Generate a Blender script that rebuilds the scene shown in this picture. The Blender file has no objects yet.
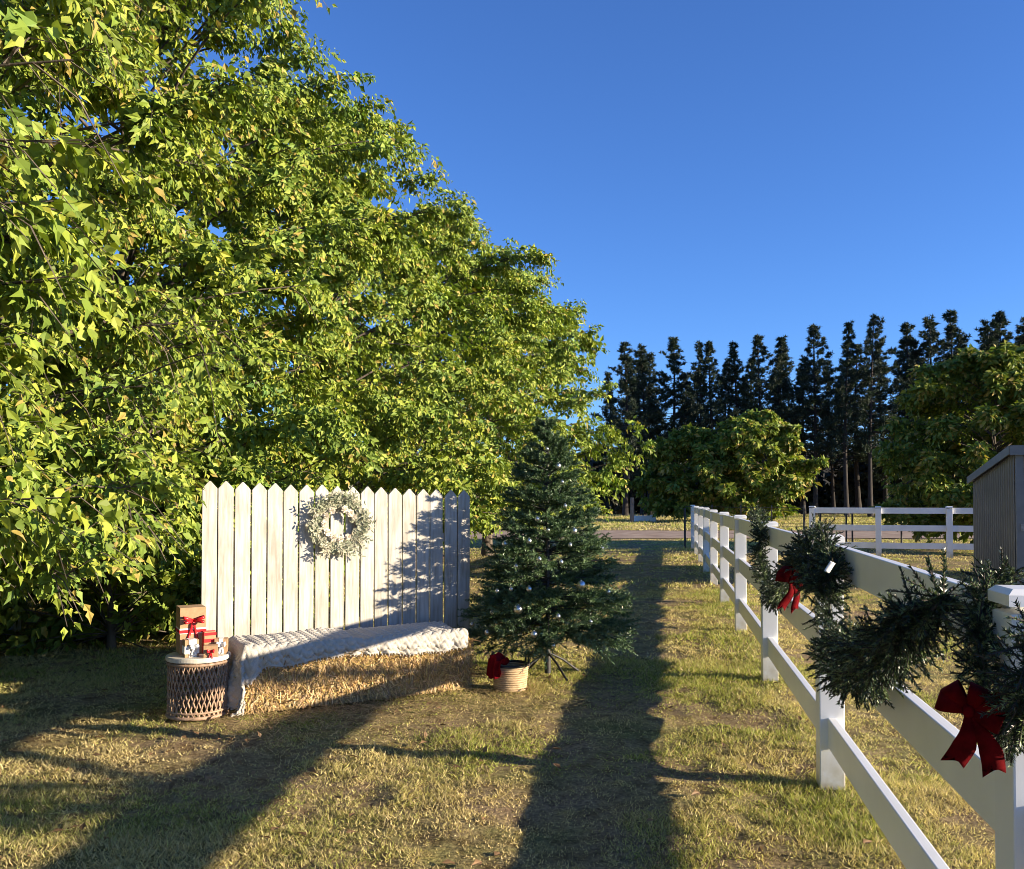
import bpy, bmesh, math, random
import numpy as np
from mathutils import Vector, Matrix
random.seed(7)
RNG = np.random.default_rng(11)
SC = bpy.context.scene
COL = SC.collection

# ------------------------------------------------------------------ camera, world, sun, exposure
F, CX, HY, CAMH = 900.0, 512.0, 499.0, 1.6          # focal length (px), image centre x, horizon row, eye height
PITCH = math.radians(1.3)
cam_d = bpy.data.cameras.new('camera'); cam = bpy.data.objects.new('camera', cam_d); COL.objects.link(cam)
cam_d.sensor_width = 36; cam_d.sensor_fit = 'HORIZONTAL'; cam_d.lens = F / 1024 * 36
cam_d.shift_y = (HY - 434.5 - F * math.tan(PITCH)) / 1024
cam_d.clip_start = 0.05; cam_d.clip_end = 3000
cam.location = (0, 0, CAMH); cam.rotation_euler = (math.pi / 2 + PITCH, 0, 0)
SC.camera = cam

SUN_DIR = Vector((3.17, -0.90, 0)).normalized()       # horizontal direction towards the sun
SUN_EL = math.radians(13.2)
world = bpy.data.worlds.new('World'); SC.world = world; world.use_nodes = True
wn = world.node_tree.nodes; wl = world.node_tree.links; wn.clear()
sky = wn.new('ShaderNodeTexSky'); sky.sky_type = 'NISHITA'; sky.sun_disc = False
sky.sun_elevation = SUN_EL
sky.sun_rotation = math.atan2(SUN_DIR.x, SUN_DIR.y)
sky.altitude = 700; sky.air_density = 1.0; sky.dust_density = 0.05; sky.ozone_density = 6.0
bg = wn.new('ShaderNodeBackground'); bg.inputs[1].default_value = 0.088
wo = wn.new('ShaderNodeOutputWorld')
hs_ = wn.new('ShaderNodeMix'); hs_.data_type = 'RGBA'; hs_.blend_type = 'MULTIPLY'; hs_.inputs[0].default_value = 1.0; hs_.inputs[7].default_value = (.93, .955, 1.16, 1)
wl.new(sky.outputs[0], hs_.inputs[6]); wl.new(hs_.outputs[2], bg.inputs[0]); wl.new(bg.outputs[0], wo.inputs[0])
sun_d = bpy.data.lights.new('sun', 'SUN'); sun = bpy.data.objects.new('sun', sun_d); COL.objects.link(sun)
sun_d.energy = 5.0; sun_d.angle = math.radians(0.53); sun_d.color = (1.0, 0.85, 0.63)
sd = Vector((SUN_DIR.x * math.cos(SUN_EL), SUN_DIR.y * math.cos(SUN_EL), math.sin(SUN_EL)))
sun.rotation_euler = sd.to_track_quat('Z', 'Y').to_euler()
SC.view_settings.view_transform = 'Standard'; SC.view_settings.look = 'None'
SC.view_settings.exposure = 1.35; SC.view_settings.gamma = 1.0; SC.view_settings.use_curve_mapping = False
SC.cycles.use_denoising = True; SC.cycles.filter_width = 0.9; SC.cycles.sample_clamp_indirect = 3.0
SC.cycles.max_bounces = 6; SC.cycles.transparent_max_bounces = 4

# ------------------------------------------------------------------ helpers
def gpt(px, py, h=0.0):
    """pixel -> the point at height h above the ground under it"""
    Y = (CAMH - h) * F / (py - HY)
    return Vector(((px - CX) / F * Y, Y, h))
def at(px, py, Y):
    return Vector(((px - CX) / F * Y, Y, CAMH - (py - HY) / F * Y))

def tag(o, label=None, cat=None, group=None, kind=None):
    if label: o['label'] = label
    if cat: o['category'] = cat
    if group: o['group'] = group
    if kind: o['kind'] = kind
    return o
def link(o, parent=None):
    COL.objects.link(o)
    if parent is not None: o.parent = parent
    return o
def empty(name, loc=(0, 0, 0), rz=0.0):
    o = bpy.data.objects.new(name, None); o.location = loc; o.rotation_euler = (0, 0, rz); o.empty_display_size = 0.1
    return link(o)
def mesh_obj(name, me, mat, parent=None, loc=None):
    if mat is not None and not me.materials: me.materials.append(mat)
    o = bpy.data.objects.new(name, me)
    if loc is not None: o.location = loc
    return link(o, parent)
def np_mesh(name, V, Fc, col=None, smooth=False):
    """mesh from numpy arrays; Fc is (M,k) or a list of such arrays"""
    me = bpy.data.meshes.new(name)
    V = np.asarray(V, dtype=np.float32)
    if not isinstance(Fc, list): Fc = [Fc]
    Fc = [np.asarray(f, dtype=np.int32) for f in Fc if len(f)]
    me.vertices.add(len(V)); me.vertices.foreach_set('co', V.ravel())
    nl = sum(f.size for f in Fc); npol = sum(len(f) for f in Fc)
    me.loops.add(nl); me.polygons.add(npol)
    me.loops.foreach_set('vertex_index', np.concatenate([f.ravel() for f in Fc]))
    sizes = np.concatenate([np.full(len(f), f.shape[1], np.int32) for f in Fc])
    starts = np.concatenate([[0], np.cumsum(sizes)[:-1]]).astype(np.int32)
    me.polygons.foreach_set('loop_start', starts)
    try: me.polygons.foreach_set('loop_total', sizes)
    except Exception: pass
    me.polygons.foreach_set('use_smooth', np.full(npol, smooth, dtype=bool))
    if col is not None:
        a = me.color_attributes.new('tint', 'FLOAT_COLOR', 'POINT')
        c = np.ones((len(V), 4), np.float32); c[:, :3] = col
        a.data.foreach_set('color', c.ravel())
    me.update(calc_edges=True); me.validate()
    return me
def bm_mesh(name, bm, smooth=False):
    bmesh.ops.recalc_face_normals(bm, faces=bm.faces)
    me = bpy.data.meshes.new(name); bm.to_mesh(me); bm.free()
    if smooth:
        for p in me.polygons: p.use_smooth = True
    return me
def add_box(bm, c, s, rot=None, bev=0.0):
    """box with centre c and full sizes s; rot is a 3x3 matrix"""
    r = bmesh.ops.create_cube(bm, size=1.0)
    M = Matrix.Translation(c) @ ((rot or Matrix.Identity(3)).to_4x4()) @ Matrix.Diagonal((*s, 1))
    bmesh.ops.transform(bm, matrix=M, verts=r['verts'])
    if bev > 0:
        es = list({e for v in r['verts'] for e in v.link_edges})
        bmesh.ops.bevel(bm, geom=es, offset=bev, segments=2, affect='EDGES', profile=0.6)
def box_obj(name, c, s, mat, parent=None, rot=None, bev=0.0):
    bm = bmesh.new(); add_box(bm, c, s, rot, bev)
    return mesh_obj(name, bm_mesh(name, bm), mat, parent)
def rotz(a): return Matrix.Rotation(a, 3, 'Z')

def tube_np(paths, radii, k=6):
    """paths: list of (n,3) arrays, radii: list of (n,) arrays -> V, quads"""
    Vs, Fs, off = [], [], 0
    ang = np.arange(k) * 2 * math.pi / k
    for P, R in zip(paths, radii):
        P = np.asarray(P, float); R = np.asarray(R, float)
        T = np.gradient(P, axis=0); T /= np.linalg.norm(T, axis=1, keepdims=True) + 1e-9
        ref = np.array([0.0, 0, 1]) if abs(T[0][2]) < 0.9 else np.array([1.0, 0, 0])
        A = np.cross(T, ref); A /= np.linalg.norm(A, axis=1, keepdims=True) + 1e-9
        B = np.cross(T, A)
        ring = P[:, None, :] + R[:, None, None] * (np.cos(ang)[None, :, None] * A[:, None, :] + np.sin(ang)[None, :, None] * B[:, None, :])
        n = len(P); Vs.append(ring.reshape(-1, 3))
        i = np.arange(n - 1)[:, None] * k; j = np.arange(k)[None, :]; j2 = (j + 1) % k
        q = np.stack([i + j, i + j2, i + k + j2, i + k + j], -1).reshape(-1, 4) + off
        Fs.append(q); off += n * k
    return np.concatenate(Vs), np.concatenate(Fs)
def tube_obj(name, paths, radii, mat, parent=None, k=8, smooth=True, col=None):
    V, Q = tube_np(paths, [np.full(len(p), r) if np.isscalar(r) else r for p, r in zip(paths, radii)], k)
    return mesh_obj(name, np_mesh(name, V, Q, smooth=smooth, col=col), mat, parent)
def unit(a): return a / (np.linalg.norm(a, axis=-1, keepdims=True) + 1e-9)

LEAF_T = np.array([(0, 0, 0), (.30, .34, .07), (.13, .60, .03), (0, 1, -.10), (-.13, .60, .03), (-.30, .34, .07)], float)
LEAF_Q = np.array([(0, 1, 2, 3), (0, 3, 4, 5)])
OVAL_T = np.array([(0, 0, 0), (.17, .35, .04), (.14, .70, .02), (0, 1, -.08), (-.14, .70, .02), (-.17, .35, .04)], float)
KITE_T = np.array([(0, 0, 0), (.29, .40, .08), (0, 1, -.12), (-.29, .40, .08)], float); KITE_Q = np.array([(0, 1, 2, 3)])
MAPLE_T = np.array([(0, 0, 0), (.19, .12, .05), (.31, .40, .13), (0, .46, 0), (.12, .62, .03), (0, 1, -.22), (-.19, .12, .05), (-.31, .40, .06), (-.12, .62, .03)], float)
MAPLE_Q = np.array([(0, 1, 2, 3), (3, 2, 4, 5), (0, 3, 7, 6), (3, 5, 8, 7)])
def leaves_np(P, D, N, S, T=LEAF_T, Q=LEAF_Q, wide=1.0):
    D = unit(D); X = unit(np.cross(D, N)); Nn = np.cross(X, D)
    t = T.copy(); t[:, 0] *= wide
    V = P[:, None, :] + S[:, None, None] * (t[None, :, 0:1] * X[:, None, :] + t[None, :, 1:2] * D[:, None, :] + t[None, :, 2:3] * Nn[:, None, :])
    n, m = len(P), len(T)
    Qs = (np.arange(n)[:, None, None] * m + Q[None]).reshape(-1, 4)
    return V.reshape(-1, 3), Qs
def blades_np(P, D, W, side=None):
    """thin triangles: base P, vector D (with length), width W"""
    n = len(P)
    if side is None: side = RNG.normal(size=(n, 3))
    s = unit(np.cross(D, side)) * W[:, None] * .5
    V = np.stack([P - s, P + s, P + D], 1).reshape(-1, 3)
    return V, np.arange(n * 3).reshape(-1, 3)
def vnoise(x, y, seed=0, scale=1.0):
    r = np.random.default_rng(seed).random((64, 64))
    x = np.asarray(x) / scale; y = np.asarray(y) / scale
    xi = np.floor(x).astype(int); yi = np.floor(y).astype(int); fx = x - xi; fy = y - yi
    fx = fx * fx * (3 - 2 * fx); fy = fy * fy * (3 - 2 * fy)
    g = lambda a, b: r[a % 64, b % 64]
    return (g(xi, yi) * (1 - fx) + g(xi + 1, yi) * fx) * (1 - fy) + (g(xi, yi + 1) * (1 - fx) + g(xi + 1, yi + 1) * fx) * fy

# ------------------------------------------------------------------ materials
def new_mat(name):
    m = bpy.data.materials.new(name); m.use_nodes = True
    n = m.node_tree.nodes; l = m.node_tree.links
    b = n['Principled BSDF']
    return m, n, l, b
def ramp(n, stops):
    r = n.new('ShaderNodeValToRGB'); e = r.color_ramp.elements
    while len(e) < len(stops): e.new(0.5)
    for el, (p, c) in zip(e, stops): el.position = p; el.color = (*c, 1)
    return r
def mat_noise(name, c1, c2, scale=8.0, rough=0.6, stretch=(1, 1, 1), bump=0.0, bscale=None, detail=5, spec=0.5, metal=0.0, lo=.35, hi=.65):
    m, n, l, b = new_mat(name)
    tc = n.new('ShaderNodeTexCoord'); mp = n.new('ShaderNodeMapping'); mp.inputs['Scale'].default_value = stretch
    nz = n.new('ShaderNodeTexNoise'); nz.inputs['Scale'].default_value = scale; nz.inputs['Detail'].default_value = detail
    l.new(tc.outputs['Object'], mp.inputs[0]); l.new(mp.outputs[0], nz.inputs['Vector'])
    r = ramp(n, [(lo, c1), (hi, c2)]); l.new(nz.outputs['Fac'], r.inputs[0]); l.new(r.outputs[0], b.inputs['Base Color'])
    b.inputs['Roughness'].default_value = rough; b.inputs['Metallic'].default_value = metal
    b.inputs['Specular IOR Level'].default_value = spec
    if bump:
        n2 = n.new('ShaderNodeTexNoise'); n2.inputs['Scale'].default_value = bscale or scale * 3; n2.inputs['Detail'].default_value = 6
        l.new(mp.outputs[0], n2.inputs['Vector'])
        bp = n.new('ShaderNodeBump'); bp.inputs['Strength'].default_value = bump; bp.inputs['Distance'].default_value = 0.01
        l.new(n2.outputs['Fac'], bp.inputs['Height']); l.new(bp.outputs[0], b.inputs['Normal'])
    return m
def mat_leaf(name, trans=0.35, rough=0.45, tcol=(1.0, 1.15, 0.45), spec=0.4):
    """leaf tissue: colour from the leaf's own tint, part of the light passes through"""
    m, n, l, b = new_mat(name)
    at_ = n.new('ShaderNodeAttribute'); at_.attribute_name = 'tint'
    tc = n.new('ShaderNodeTexCoord'); nz = n.new('ShaderNodeTexNoise'); nz.inputs['Scale'].default_value = 40
    l.new(tc.outputs['Object'], nz.inputs['Vector'])
    hs = n.new('ShaderNodeHueSaturation'); mr = n.new('ShaderNodeMapRange')
    mr.inputs[3].default_value = 0.8; mr.inputs[4].default_value = 1.2
    l.new(nz.outputs['Fac'], mr.inputs[0]); l.new(mr.outputs[0], hs.inputs['Value']); l.new(at_.outputs['Color'], hs.inputs['Color'])
    l.new(hs.outputs[0], b.inputs['Base Color']); b.inputs['Roughness'].default_value = rough
    b.inputs['Specular IOR Level'].default_value = spec
    if trans > 0:
        tr = n.new('ShaderNodeBsdfTranslucent'); mx = n.new('ShaderNodeMixShader'); mx.inputs[0].default_value = trans
        mu = n.new('ShaderNodeMix'); mu.data_type = 'RGBA'; mu.blend_type = 'MULTIPLY'; mu.inputs[0].default_value = 1
        l.new(hs.outputs[0], mu.inputs[6]); mu.inputs[7].default_value = (*tcol, 1)
        l.new(mu.outputs[2], tr.inputs[0])
        l.new(b.outputs[0], mx.inputs[1]); l.new(tr.outputs[0], mx.inputs[2]); l.new(mx.outputs[0], n['Material Output'].inputs[0])
    return m

M = {}
M['leaf'] = mat_leaf('maple_leaf', 0.22, 0.5, spec=.2)
M['needle'] = mat_leaf('artificial_needles', 0.10, 0.38, (1, 1, .6), spec=0.5)
M['pine'] = mat_leaf('pine_needles', 0.12, 0.6)
M['grass'] = mat_leaf('grass_blades', 0.42, 0.55, (1.0, 1.0, 0.6), spec=.25)
M['straw'] = mat_leaf('straw_stalks', 0.15, 0.45, (1, .9, .6))
M['dry'] = mat_leaf('dried_leaves', 0.2, 0.6, (1, 1, .8))
M['bark'] = mat_noise('grey_brown_bark', (.05, .038, .028), (.14, .11, .085), 14, .9, (1, 1, .25), .6)
M['pine_bark'] = mat_noise('pine_bark', (.018, .015, .013), (.045, .036, .030), 6, .95, (1, 1, .3), .5)
M['vinyl'] = mat_noise('white_vinyl', (.78, .78, .76), (.84, .84, .825), 3.0, .38, (1, 1, 1), 0.02)
M['steel_dark'] = mat_noise('dark_steel', (.02, .02, .022), (.05, .048, .046), 20, .55)
M['wire'] = mat_noise('galvanised_wire', (.18, .18, .18), (.3, .3, .3), 20, .45, metal=.8)
M['kraft'] = mat_noise('kraft_paper', (.34, .205, .105), (.40, .25, .135), 30, .75, bump=.08)
M['red_ribbon'] = mat_noise('red_satin_ribbon', (.45, .012, .018), (.55, .02, .025), 20, .35)
M['red_velvet'] = mat_noise('red_velvet', (.06, .0006, .002), (.13, .0016, .004), 26, .9, bump=.15, spec=.08)
M['red_cloth'] = mat_noise('dark_red_cloth', (.12, .002, .006), (.19, .004, .009), 18, .9, bump=.3, spec=.08)
M['white_ribbon'] = mat_noise('white_organza', (.70, .69, .67), (.82, .81, .79), 30, .5)
M['white_paper'] = mat_noise('pale_gift_paper', (.5, .44, .38), (.80, .77, .73), 42, .6, lo=.45, hi=.52)
M['rattan'] = mat_noise('brown_rattan', (.22, .14, .09), (.39, .26, .17), 30, .6, (1, 1, .3), .2)
M['table_top'] = mat_noise('washed_timber_top', (.50, .46, .38), (.62, .58, .49), 6, .6, (1, 8, 1), .1)
M['basket'] = mat_noise('woven_seagrass', (.36, .24, .13), (.52, .38, .22), 24, .75, (1, 1, 3), .3)
M['basket_rim'] = mat_noise('dark_leather_handle', (.015, .012, .01), (.04, .03, .025), 20, .6)
M['twine'] = mat_noise('bale_twine', (.28, .20, .08), (.4, .3, .14), 30, .8)
M['paper_tag'] = mat_noise('white_paper_tag', (.55, .55, .53), (.65, .65, .63), 10, .6)
M['cream'] = mat_noise('cream_fabric_flower', (.66, .56, .42), (.80, .72, .58), 18, .8, bump=.2)
M['bole'] = mat_noise('grey_concrete', (.4, .4, .39), (.55, .55, .53), 5, .8, bump=.2)
M['old_timber'] = mat_noise('weathered_timber', (.16, .12, .085), (.28, .22, .16), 10, .9, (1, 1, .2), .4)
M['shed_frame'] = mat_noise('shed_steel_trim', (.11, .125, .14), (.14, .155, .17), 5, .4)
M['shed_in'] = mat_noise('shed_inner_timber', (.22, .16, .09), (.34, .26, .15), 10, .8, (1, .2, 1), .2)

def mat_grime():
    m, n, l, b = new_mat('white_vinyl_post'); tc = n.new('ShaderNodeTexCoord'); sp = n.new('ShaderNodeSeparateXYZ'); l.new(tc.outputs['Object'], sp.inputs[0])
    nz = n.new('ShaderNodeTexNoise'); nz.inputs['Scale'].default_value = 14; nz.inputs['Detail'].default_value = 7; l.new(tc.outputs['Object'], nz.inputs['Vector'])
    mr = n.new('ShaderNodeMapRange'); mr.inputs[1].default_value = .30; mr.inputs[2].default_value = 0.0; l.new(sp.outputs[2], mr.inputs[0])
    mu = n.new('ShaderNodeMath'); mu.operation = 'MULTIPLY'; l.new(mr.outputs[0], mu.inputs[0]); l.new(nz.outputs['Fac'], mu.inputs[1])
    r = ramp(n, [(.12, (.80, .80, .785)), (.42, (.62, .58, .48)), (.75, (.42, .36, .26))]); l.new(mu.outputs[0], r.inputs[0]); l.new(r.outputs[0], b.inputs['Base Color'])
    b.inputs['Roughness'].default_value = .42
    return m
M['vinyl_post'] = mat_grime()
def mat_silver():
    m, n, l, b = new_mat('silver_bauble'); b.inputs['Metallic'].default_value = 1.0
    b.inputs['Base Color'].default_value = (.62, .62, .62, 1); b.inputs['Roughness'].default_value = 0.28
    return m
M['silver'] = mat_silver()
def mat_picket():
    """white-washed pine: thin paint, grain, knots and grey weathering showing through"""
    m, n, l, b = new_mat('whitewashed_pine')
    oi = n.new('ShaderNodeObjectInfo'); tc = n.new('ShaderNodeTexCoord')
    ad = n.new('ShaderNodeVectorMath'); ad.operation = 'MULTIPLY_ADD'
    cb = n.new('ShaderNodeCombineXYZ'); l.new(oi.outputs['Random'], cb.inputs[0]); l.new(oi.outputs['Random'], cb.inputs[2])
    l.new(cb.outputs[0], ad.inputs[0]); ad.inputs[1].default_value = (37, 0, 53); l.new(tc.outputs['Object'], ad.inputs[2])
    mp = n.new('ShaderNodeMapping'); mp.inputs['Scale'].default_value = (1, 1, .09); l.new(ad.outputs[0], mp.inputs[0])
    g = n.new('ShaderNodeTexNoise'); g.inputs['Scale'].default_value = 55; g.inputs['Detail'].default_value = 6; l.new(mp.outputs[0], g.inputs['Vector'])
    mp2 = n.new('ShaderNodeMapping'); mp2.inputs['Scale'].default_value = (1, 1, .45); l.new(ad.outputs[0], mp2.inputs[0])
    k = n.new('ShaderNodeTexNoise'); k.inputs['Scale'].default_value = 6; k.inputs['Detail'].default_value = 4; l.new(mp2.outputs[0], k.inputs['Vector'])
    v = n.new('ShaderNodeTexVoronoi'); v.inputs['Scale'].default_value = 3.6; l.new(mp2.outputs[0], v.inputs['Vector'])
    rk = ramp(n, [(.03, (1, 1, 1)), (.13, (0, 0, 0))]); l.new(v.outputs['Distance'], rk.inputs[0])
    r1 = ramp(n, [(.3, (.39, .35, .29)), (.6, (.535, .515, .475))]); l.new(g.outputs['Fac'], r1.inputs[0])
    r2 = ramp(n, [(.36, (.62, .60, .56)), (.6, (1, 1, 1))]); l.new(k.outputs['Fac'], r2.inputs[0])
    mx = n.new('ShaderNodeMix'); mx.data_type = 'RGBA'; mx.blend_type = 'MULTIPLY'; mx.inputs[0].default_value = .6
    l.new(r1.outputs[0], mx.inputs[6]); l.new(r2.outputs[0], mx.inputs[7])
    m2 = n.new('ShaderNodeMix'); m2.data_type = 'RGBA'
    sc = n.new('ShaderNodeMath'); sc.operation = 'MULTIPLY'; sc.inputs[1].default_value = .5; l.new(rk.outputs[0], sc.inputs[0]); l.new(sc.outputs[0], m2.inputs[0])
    l.new(mx.outputs[2], m2.inputs[6]); m2.inputs[7].default_value = (.34, .27, .19, 1)
    l.new(m2.outputs[2], b.inputs['Base Color']); b.inputs['Roughness'].default_value = .7
    bp = n.new('ShaderNodeBump'); bp.inputs['Strength'].default_value = .25; bp.inputs['Distance'].default_value = .004
    l.new(g.outputs['Fac'], bp.inputs['Height']); l.new(bp.outputs[0], b.inputs['Normal'])
    return m
M['picket'] = mat_picket()
def mat_knit():
    m, n, l, b = new_mat('cream_chunky_knit')
    tc = n.new('ShaderNodeTexCoord'); nz = n.new('ShaderNodeTexNoise'); nz.inputs['Scale'].default_value = 160; nz.inputs['Detail'].default_value = 4
    l.new(tc.outputs['Object'], nz.inputs['Vector'])
    r = ramp(n, [(.3, (.36, .325, .275)), (.7, (.54, .50, .435))]); l.new(nz.outputs['Fac'], r.inputs[0]); l.new(r.outputs[0], b.inputs['Base Color'])
    b.inputs['Roughness'].default_value = .95; b.inputs['Sheen Weight'].default_value = .2
    bp = n.new('ShaderNodeBump'); bp.inputs['Strength'].default_value = .5; bp.inputs['Distance'].default_value = .006
    l.new(nz.outputs['Fac'], bp.inputs['Height']); l.new(bp.outputs[0], b.inputs['Normal'])
    return m
M['knit'] = mat_knit()
def mat_ground():
    m, n, l, b = new_mat('dry_lawn_soil')
    tc = n.new('ShaderNodeTexCoord')
    def noise(s, d=6, v=None):
        z = n.new('ShaderNodeTexNoise'); z.inputs['Scale'].default_value = s; z.inputs['Detail'].default_value = d; z.inputs['Roughness'].default_value = .62
        l.new(tc.outputs['Object'], z.inputs['Vector']); return z
    a = noise(.9); c = noise(6.0); d = noise(45.0)
    r1 = ramp(n, [(.34, (.33, .24, .165)), (.50, (.33, .265, .14)), (.66, (.22, .225, .075))]); l.new(a.outputs['Fac'], r1.inputs[0])
    r2 = ramp(n, [(.34, (.60, .52, .45)), (.55, (1, 1, 1)), (.75, (1.25, 1.2, .9))]); l.new(c.outputs['Fac'], r2.inputs[0])
    r3 = ramp(n, [(.35, (.45, .42, .40)), (.62, (1.1, 1.08, 1.0))]); l.new(d.outputs['Fac'], r3.inputs[0])
    mx = n.new('ShaderNodeMix'); mx.data_type = 'RGBA'; mx.blend_type = 'MULTIPLY'; mx.inputs[0].default_value = 1
    l.new(r1.outputs[0], mx.inputs[6]); l.new(r2.outputs[0], mx.inputs[7])
    m2 = n.new('ShaderNodeMix'); m2.data_type = 'RGBA'; m2.blend_type = 'MULTIPLY'; m2.inputs[0].default_value = 1
    l.new(mx.outputs[2], m2.inputs[6]); l.new(r3.outputs[0], m2.inputs[7])
    l.new(m2.outputs[2], b.inputs['Base Color']); b.inputs['Roughness'].default_value = .95; b.inputs['Specular IOR Level'].default_value = .15
    bp = n.new('ShaderNodeBump'); bp.inputs['Strength'].default_value = .9; bp.inputs['Distance'].default_value = .03
    l.new(d.outputs['Fac'], bp.inputs['Height']); l.new(bp.outputs[0], b.inputs['Normal'])
    return m
M['ground'] = mat_ground()
M['drive'] = mat_noise('pale_gravel', (.27, .19, .13), (.40, .30, .215), 1.2, .95, (1, 1, 1), .6, 60, 8, .2)
def mat_sheet():
    m, n, l, b = new_mat('grey_steel_cladding')
    tc = n.new('ShaderNodeTexCoord'); nz = n.new('ShaderNodeTexNoise'); nz.inputs['Scale'].default_value = 2.5; nz.inputs['Detail'].default_value = 7
    l.new(tc.outputs['Object'], nz.inputs['Vector'])
    r = ramp(n, [(.3, (.078, .080, .082)), (.7, (.112, .114, .116))]); l.new(nz.outputs['Fac'], r.inputs[0]); l.new(r.outputs[0], b.inputs['Base Color'])
    b.inputs['Roughness'].default_value = .45
    return m
M['sheet'] = mat_sheet()

# ------------------------------------------------------------------ the setting: ground and driveway
def ground_z(X, Y):
    z = (vnoise(X + 30, Y + 30, 3, 1.7) - .5) * .030 + (vnoise(X + 30, Y + 30, 4, .42) - .5) * .032 + (vnoise(X + 30, Y + 30, 5, .15) - .5) * .026
    calm = np.ones_like(X)
    for cx, cy, r in ((-2.33, 6.7, .4), (-1.6, 7.1, .6), (-.8, 7.5, .6), (0, 7.6, .35), (.3, 8.2, .45)): calm = np.minimum(calm, 1 - .75 * np.exp(-((X - cx) ** 2 + (Y - cy) ** 2) / r ** 2))
    fade = np.clip((22 - np.abs(Y)) / 6, 0, 1) * np.clip((15.5 - np.abs(X)) / 3, 0, 1)
    return z * fade * calm - .014
def ground():
    xs = np.concatenate([[-900, -300, -120, -60, -30], np.arange(-16, -6.01, .16), np.arange(-6, 6.01, .08), np.arange(6.16, 16.01, .16), [30, 60, 120, 300, 900]])
    ys = np.concatenate([[-200, -60, -20, -8], np.arange(-4, 1.9, .16), np.arange(2, 12.0, .08), np.arange(12.1, 24.01, .16), np.arange(26, 60, 4), [70, 90, 120, 200, 400, 1500]])
    X, Y = np.meshgrid(xs, ys)
    Zf = ground_z(X, Y)
    V = np.stack([X, Y, Zf], -1).reshape(-1, 3)
    nx = len(xs); i, j = np.meshgrid(np.arange(len(ys) - 1), np.arange(nx - 1), indexing='ij')
    a = i * nx + j
    Q = np.stack([a, a + 1, a + nx + 1, a + nx], -1).reshape(-1, 4)
    o = mesh_obj('ground', np_mesh('ground', V, Q, smooth=True), M['ground'])
    tag(o, 'dry patchy lawn with bare soil between the trees and the white fence', 'ground', kind='structure')
    # gravel driveway crossing behind the end of the fence
    x = np.linspace(-70, 70, 141)
    near = 36.5 + (vnoise(x, x * 0, 8, 4) - .5) * 1.6 + x * .02
    far = 45.5 + (vnoise(x, x * 0 + 9, 9, 5) - .5) * 2.0 + x * .02
    V = np.concatenate([np.stack([x, near, x * 0 + .004], -1), np.stack([x, far, x * 0 + .004], -1)])
    k = np.arange(140); Q = np.stack([k, k + 1, k + 142, k + 141], -1)
    o = mesh_obj('driveway', np_mesh('driveway', V, Q), M['drive'])
    tag(o, 'pale gravel driveway crossing beyond the end of the fence', 'driveway', kind='structure')
ground()
def hill():
    x = np.linspace(-420, 520, 95); V, Q = [], []
    for k, (y, s_) in enumerate(((170, 0), (200, .45), (235, .85), (280, 1.0), (340, .9))):
        h = s_ * (12 + 5 * vnoise(x, x * 0 + 3, 91, 60) + 2.5 * vnoise(x, x * 0 + 7 + k, 92, 14)) - (.3 if k == 0 else 0)
        V.append(np.stack([x, y + 6 * vnoise(x, x * 0 + k, 93, 30), h], -1))
    n = len(x); i, j = np.meshgrid(np.arange(4), np.arange(n - 1), indexing='ij'); a = i * n + j
    o = mesh_obj('hill', np_mesh('hill', np.concatenate(V), np.stack([a, a + 1, a + n + 1, a + n], -1).reshape(-1, 4), smooth=True), M['hill']); tag(o, 'low dark brown-green hill beyond the pine windbreak', 'hill', kind='structure')
M['hill'] = mat_noise('scrubby_hillside', (.035, .034, .022), (.095, .080, .055), .09, .95, (1, 1, 1), .3, .5, 8, .1)
hill()

# ------------------------------------------------------------------ white vinyl horse fences
FD = Vector((.167, .986, 0)).normalized(); FP = Vector((FD.y, -FD.x, 0))   # along the fence, and to its right
def fence_pt(Y, off=0.0):
    return Vector((.93 + .169 * Y, Y, 0)) + FP * off
def frame_rot(d):                                     # x axis along d
    return Matrix((Vector(d), Vector((-d[1], d[0], 0)), Vector((0, 0, 1)))).transposed()
def post_mesh(h, w):
    bm = bmesh.new()
    add_box(bm, (0, 0, (h - .02) / 2 - .1), (w, w, h + .18), bev=.006)
    return bm_mesh('post', bm)
def cap_mesh(w):
    bm = bmesh.new(); s = w / 2 + .007
    b0 = [bm.verts.new((x * s, y * s, 0)) for x, y in ((-1, -1), (1, -1), (1, 1), (-1, 1))]
    b1 = [bm.verts.new((x * s, y * s, .028)) for x, y in ((-1, -1), (1, -1), (1, 1), (-1, 1))]
    b2 = [bm.verts.new((x * s * .8, y * s * .8, .042)) for x, y in ((-1, -1), (1, -1), (1, 1), (-1, 1))]
    for p, q in ((b0, b1), (b1, b2)):
        for i in range(4): bm.faces.new((p[i], p[(i + 1) % 4], q[(i + 1) % 4], q[i]))
    bm.faces.new(b2); bm.faces.new(b0[::-1])
    return bm_mesh('post_cap', bm)
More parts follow.
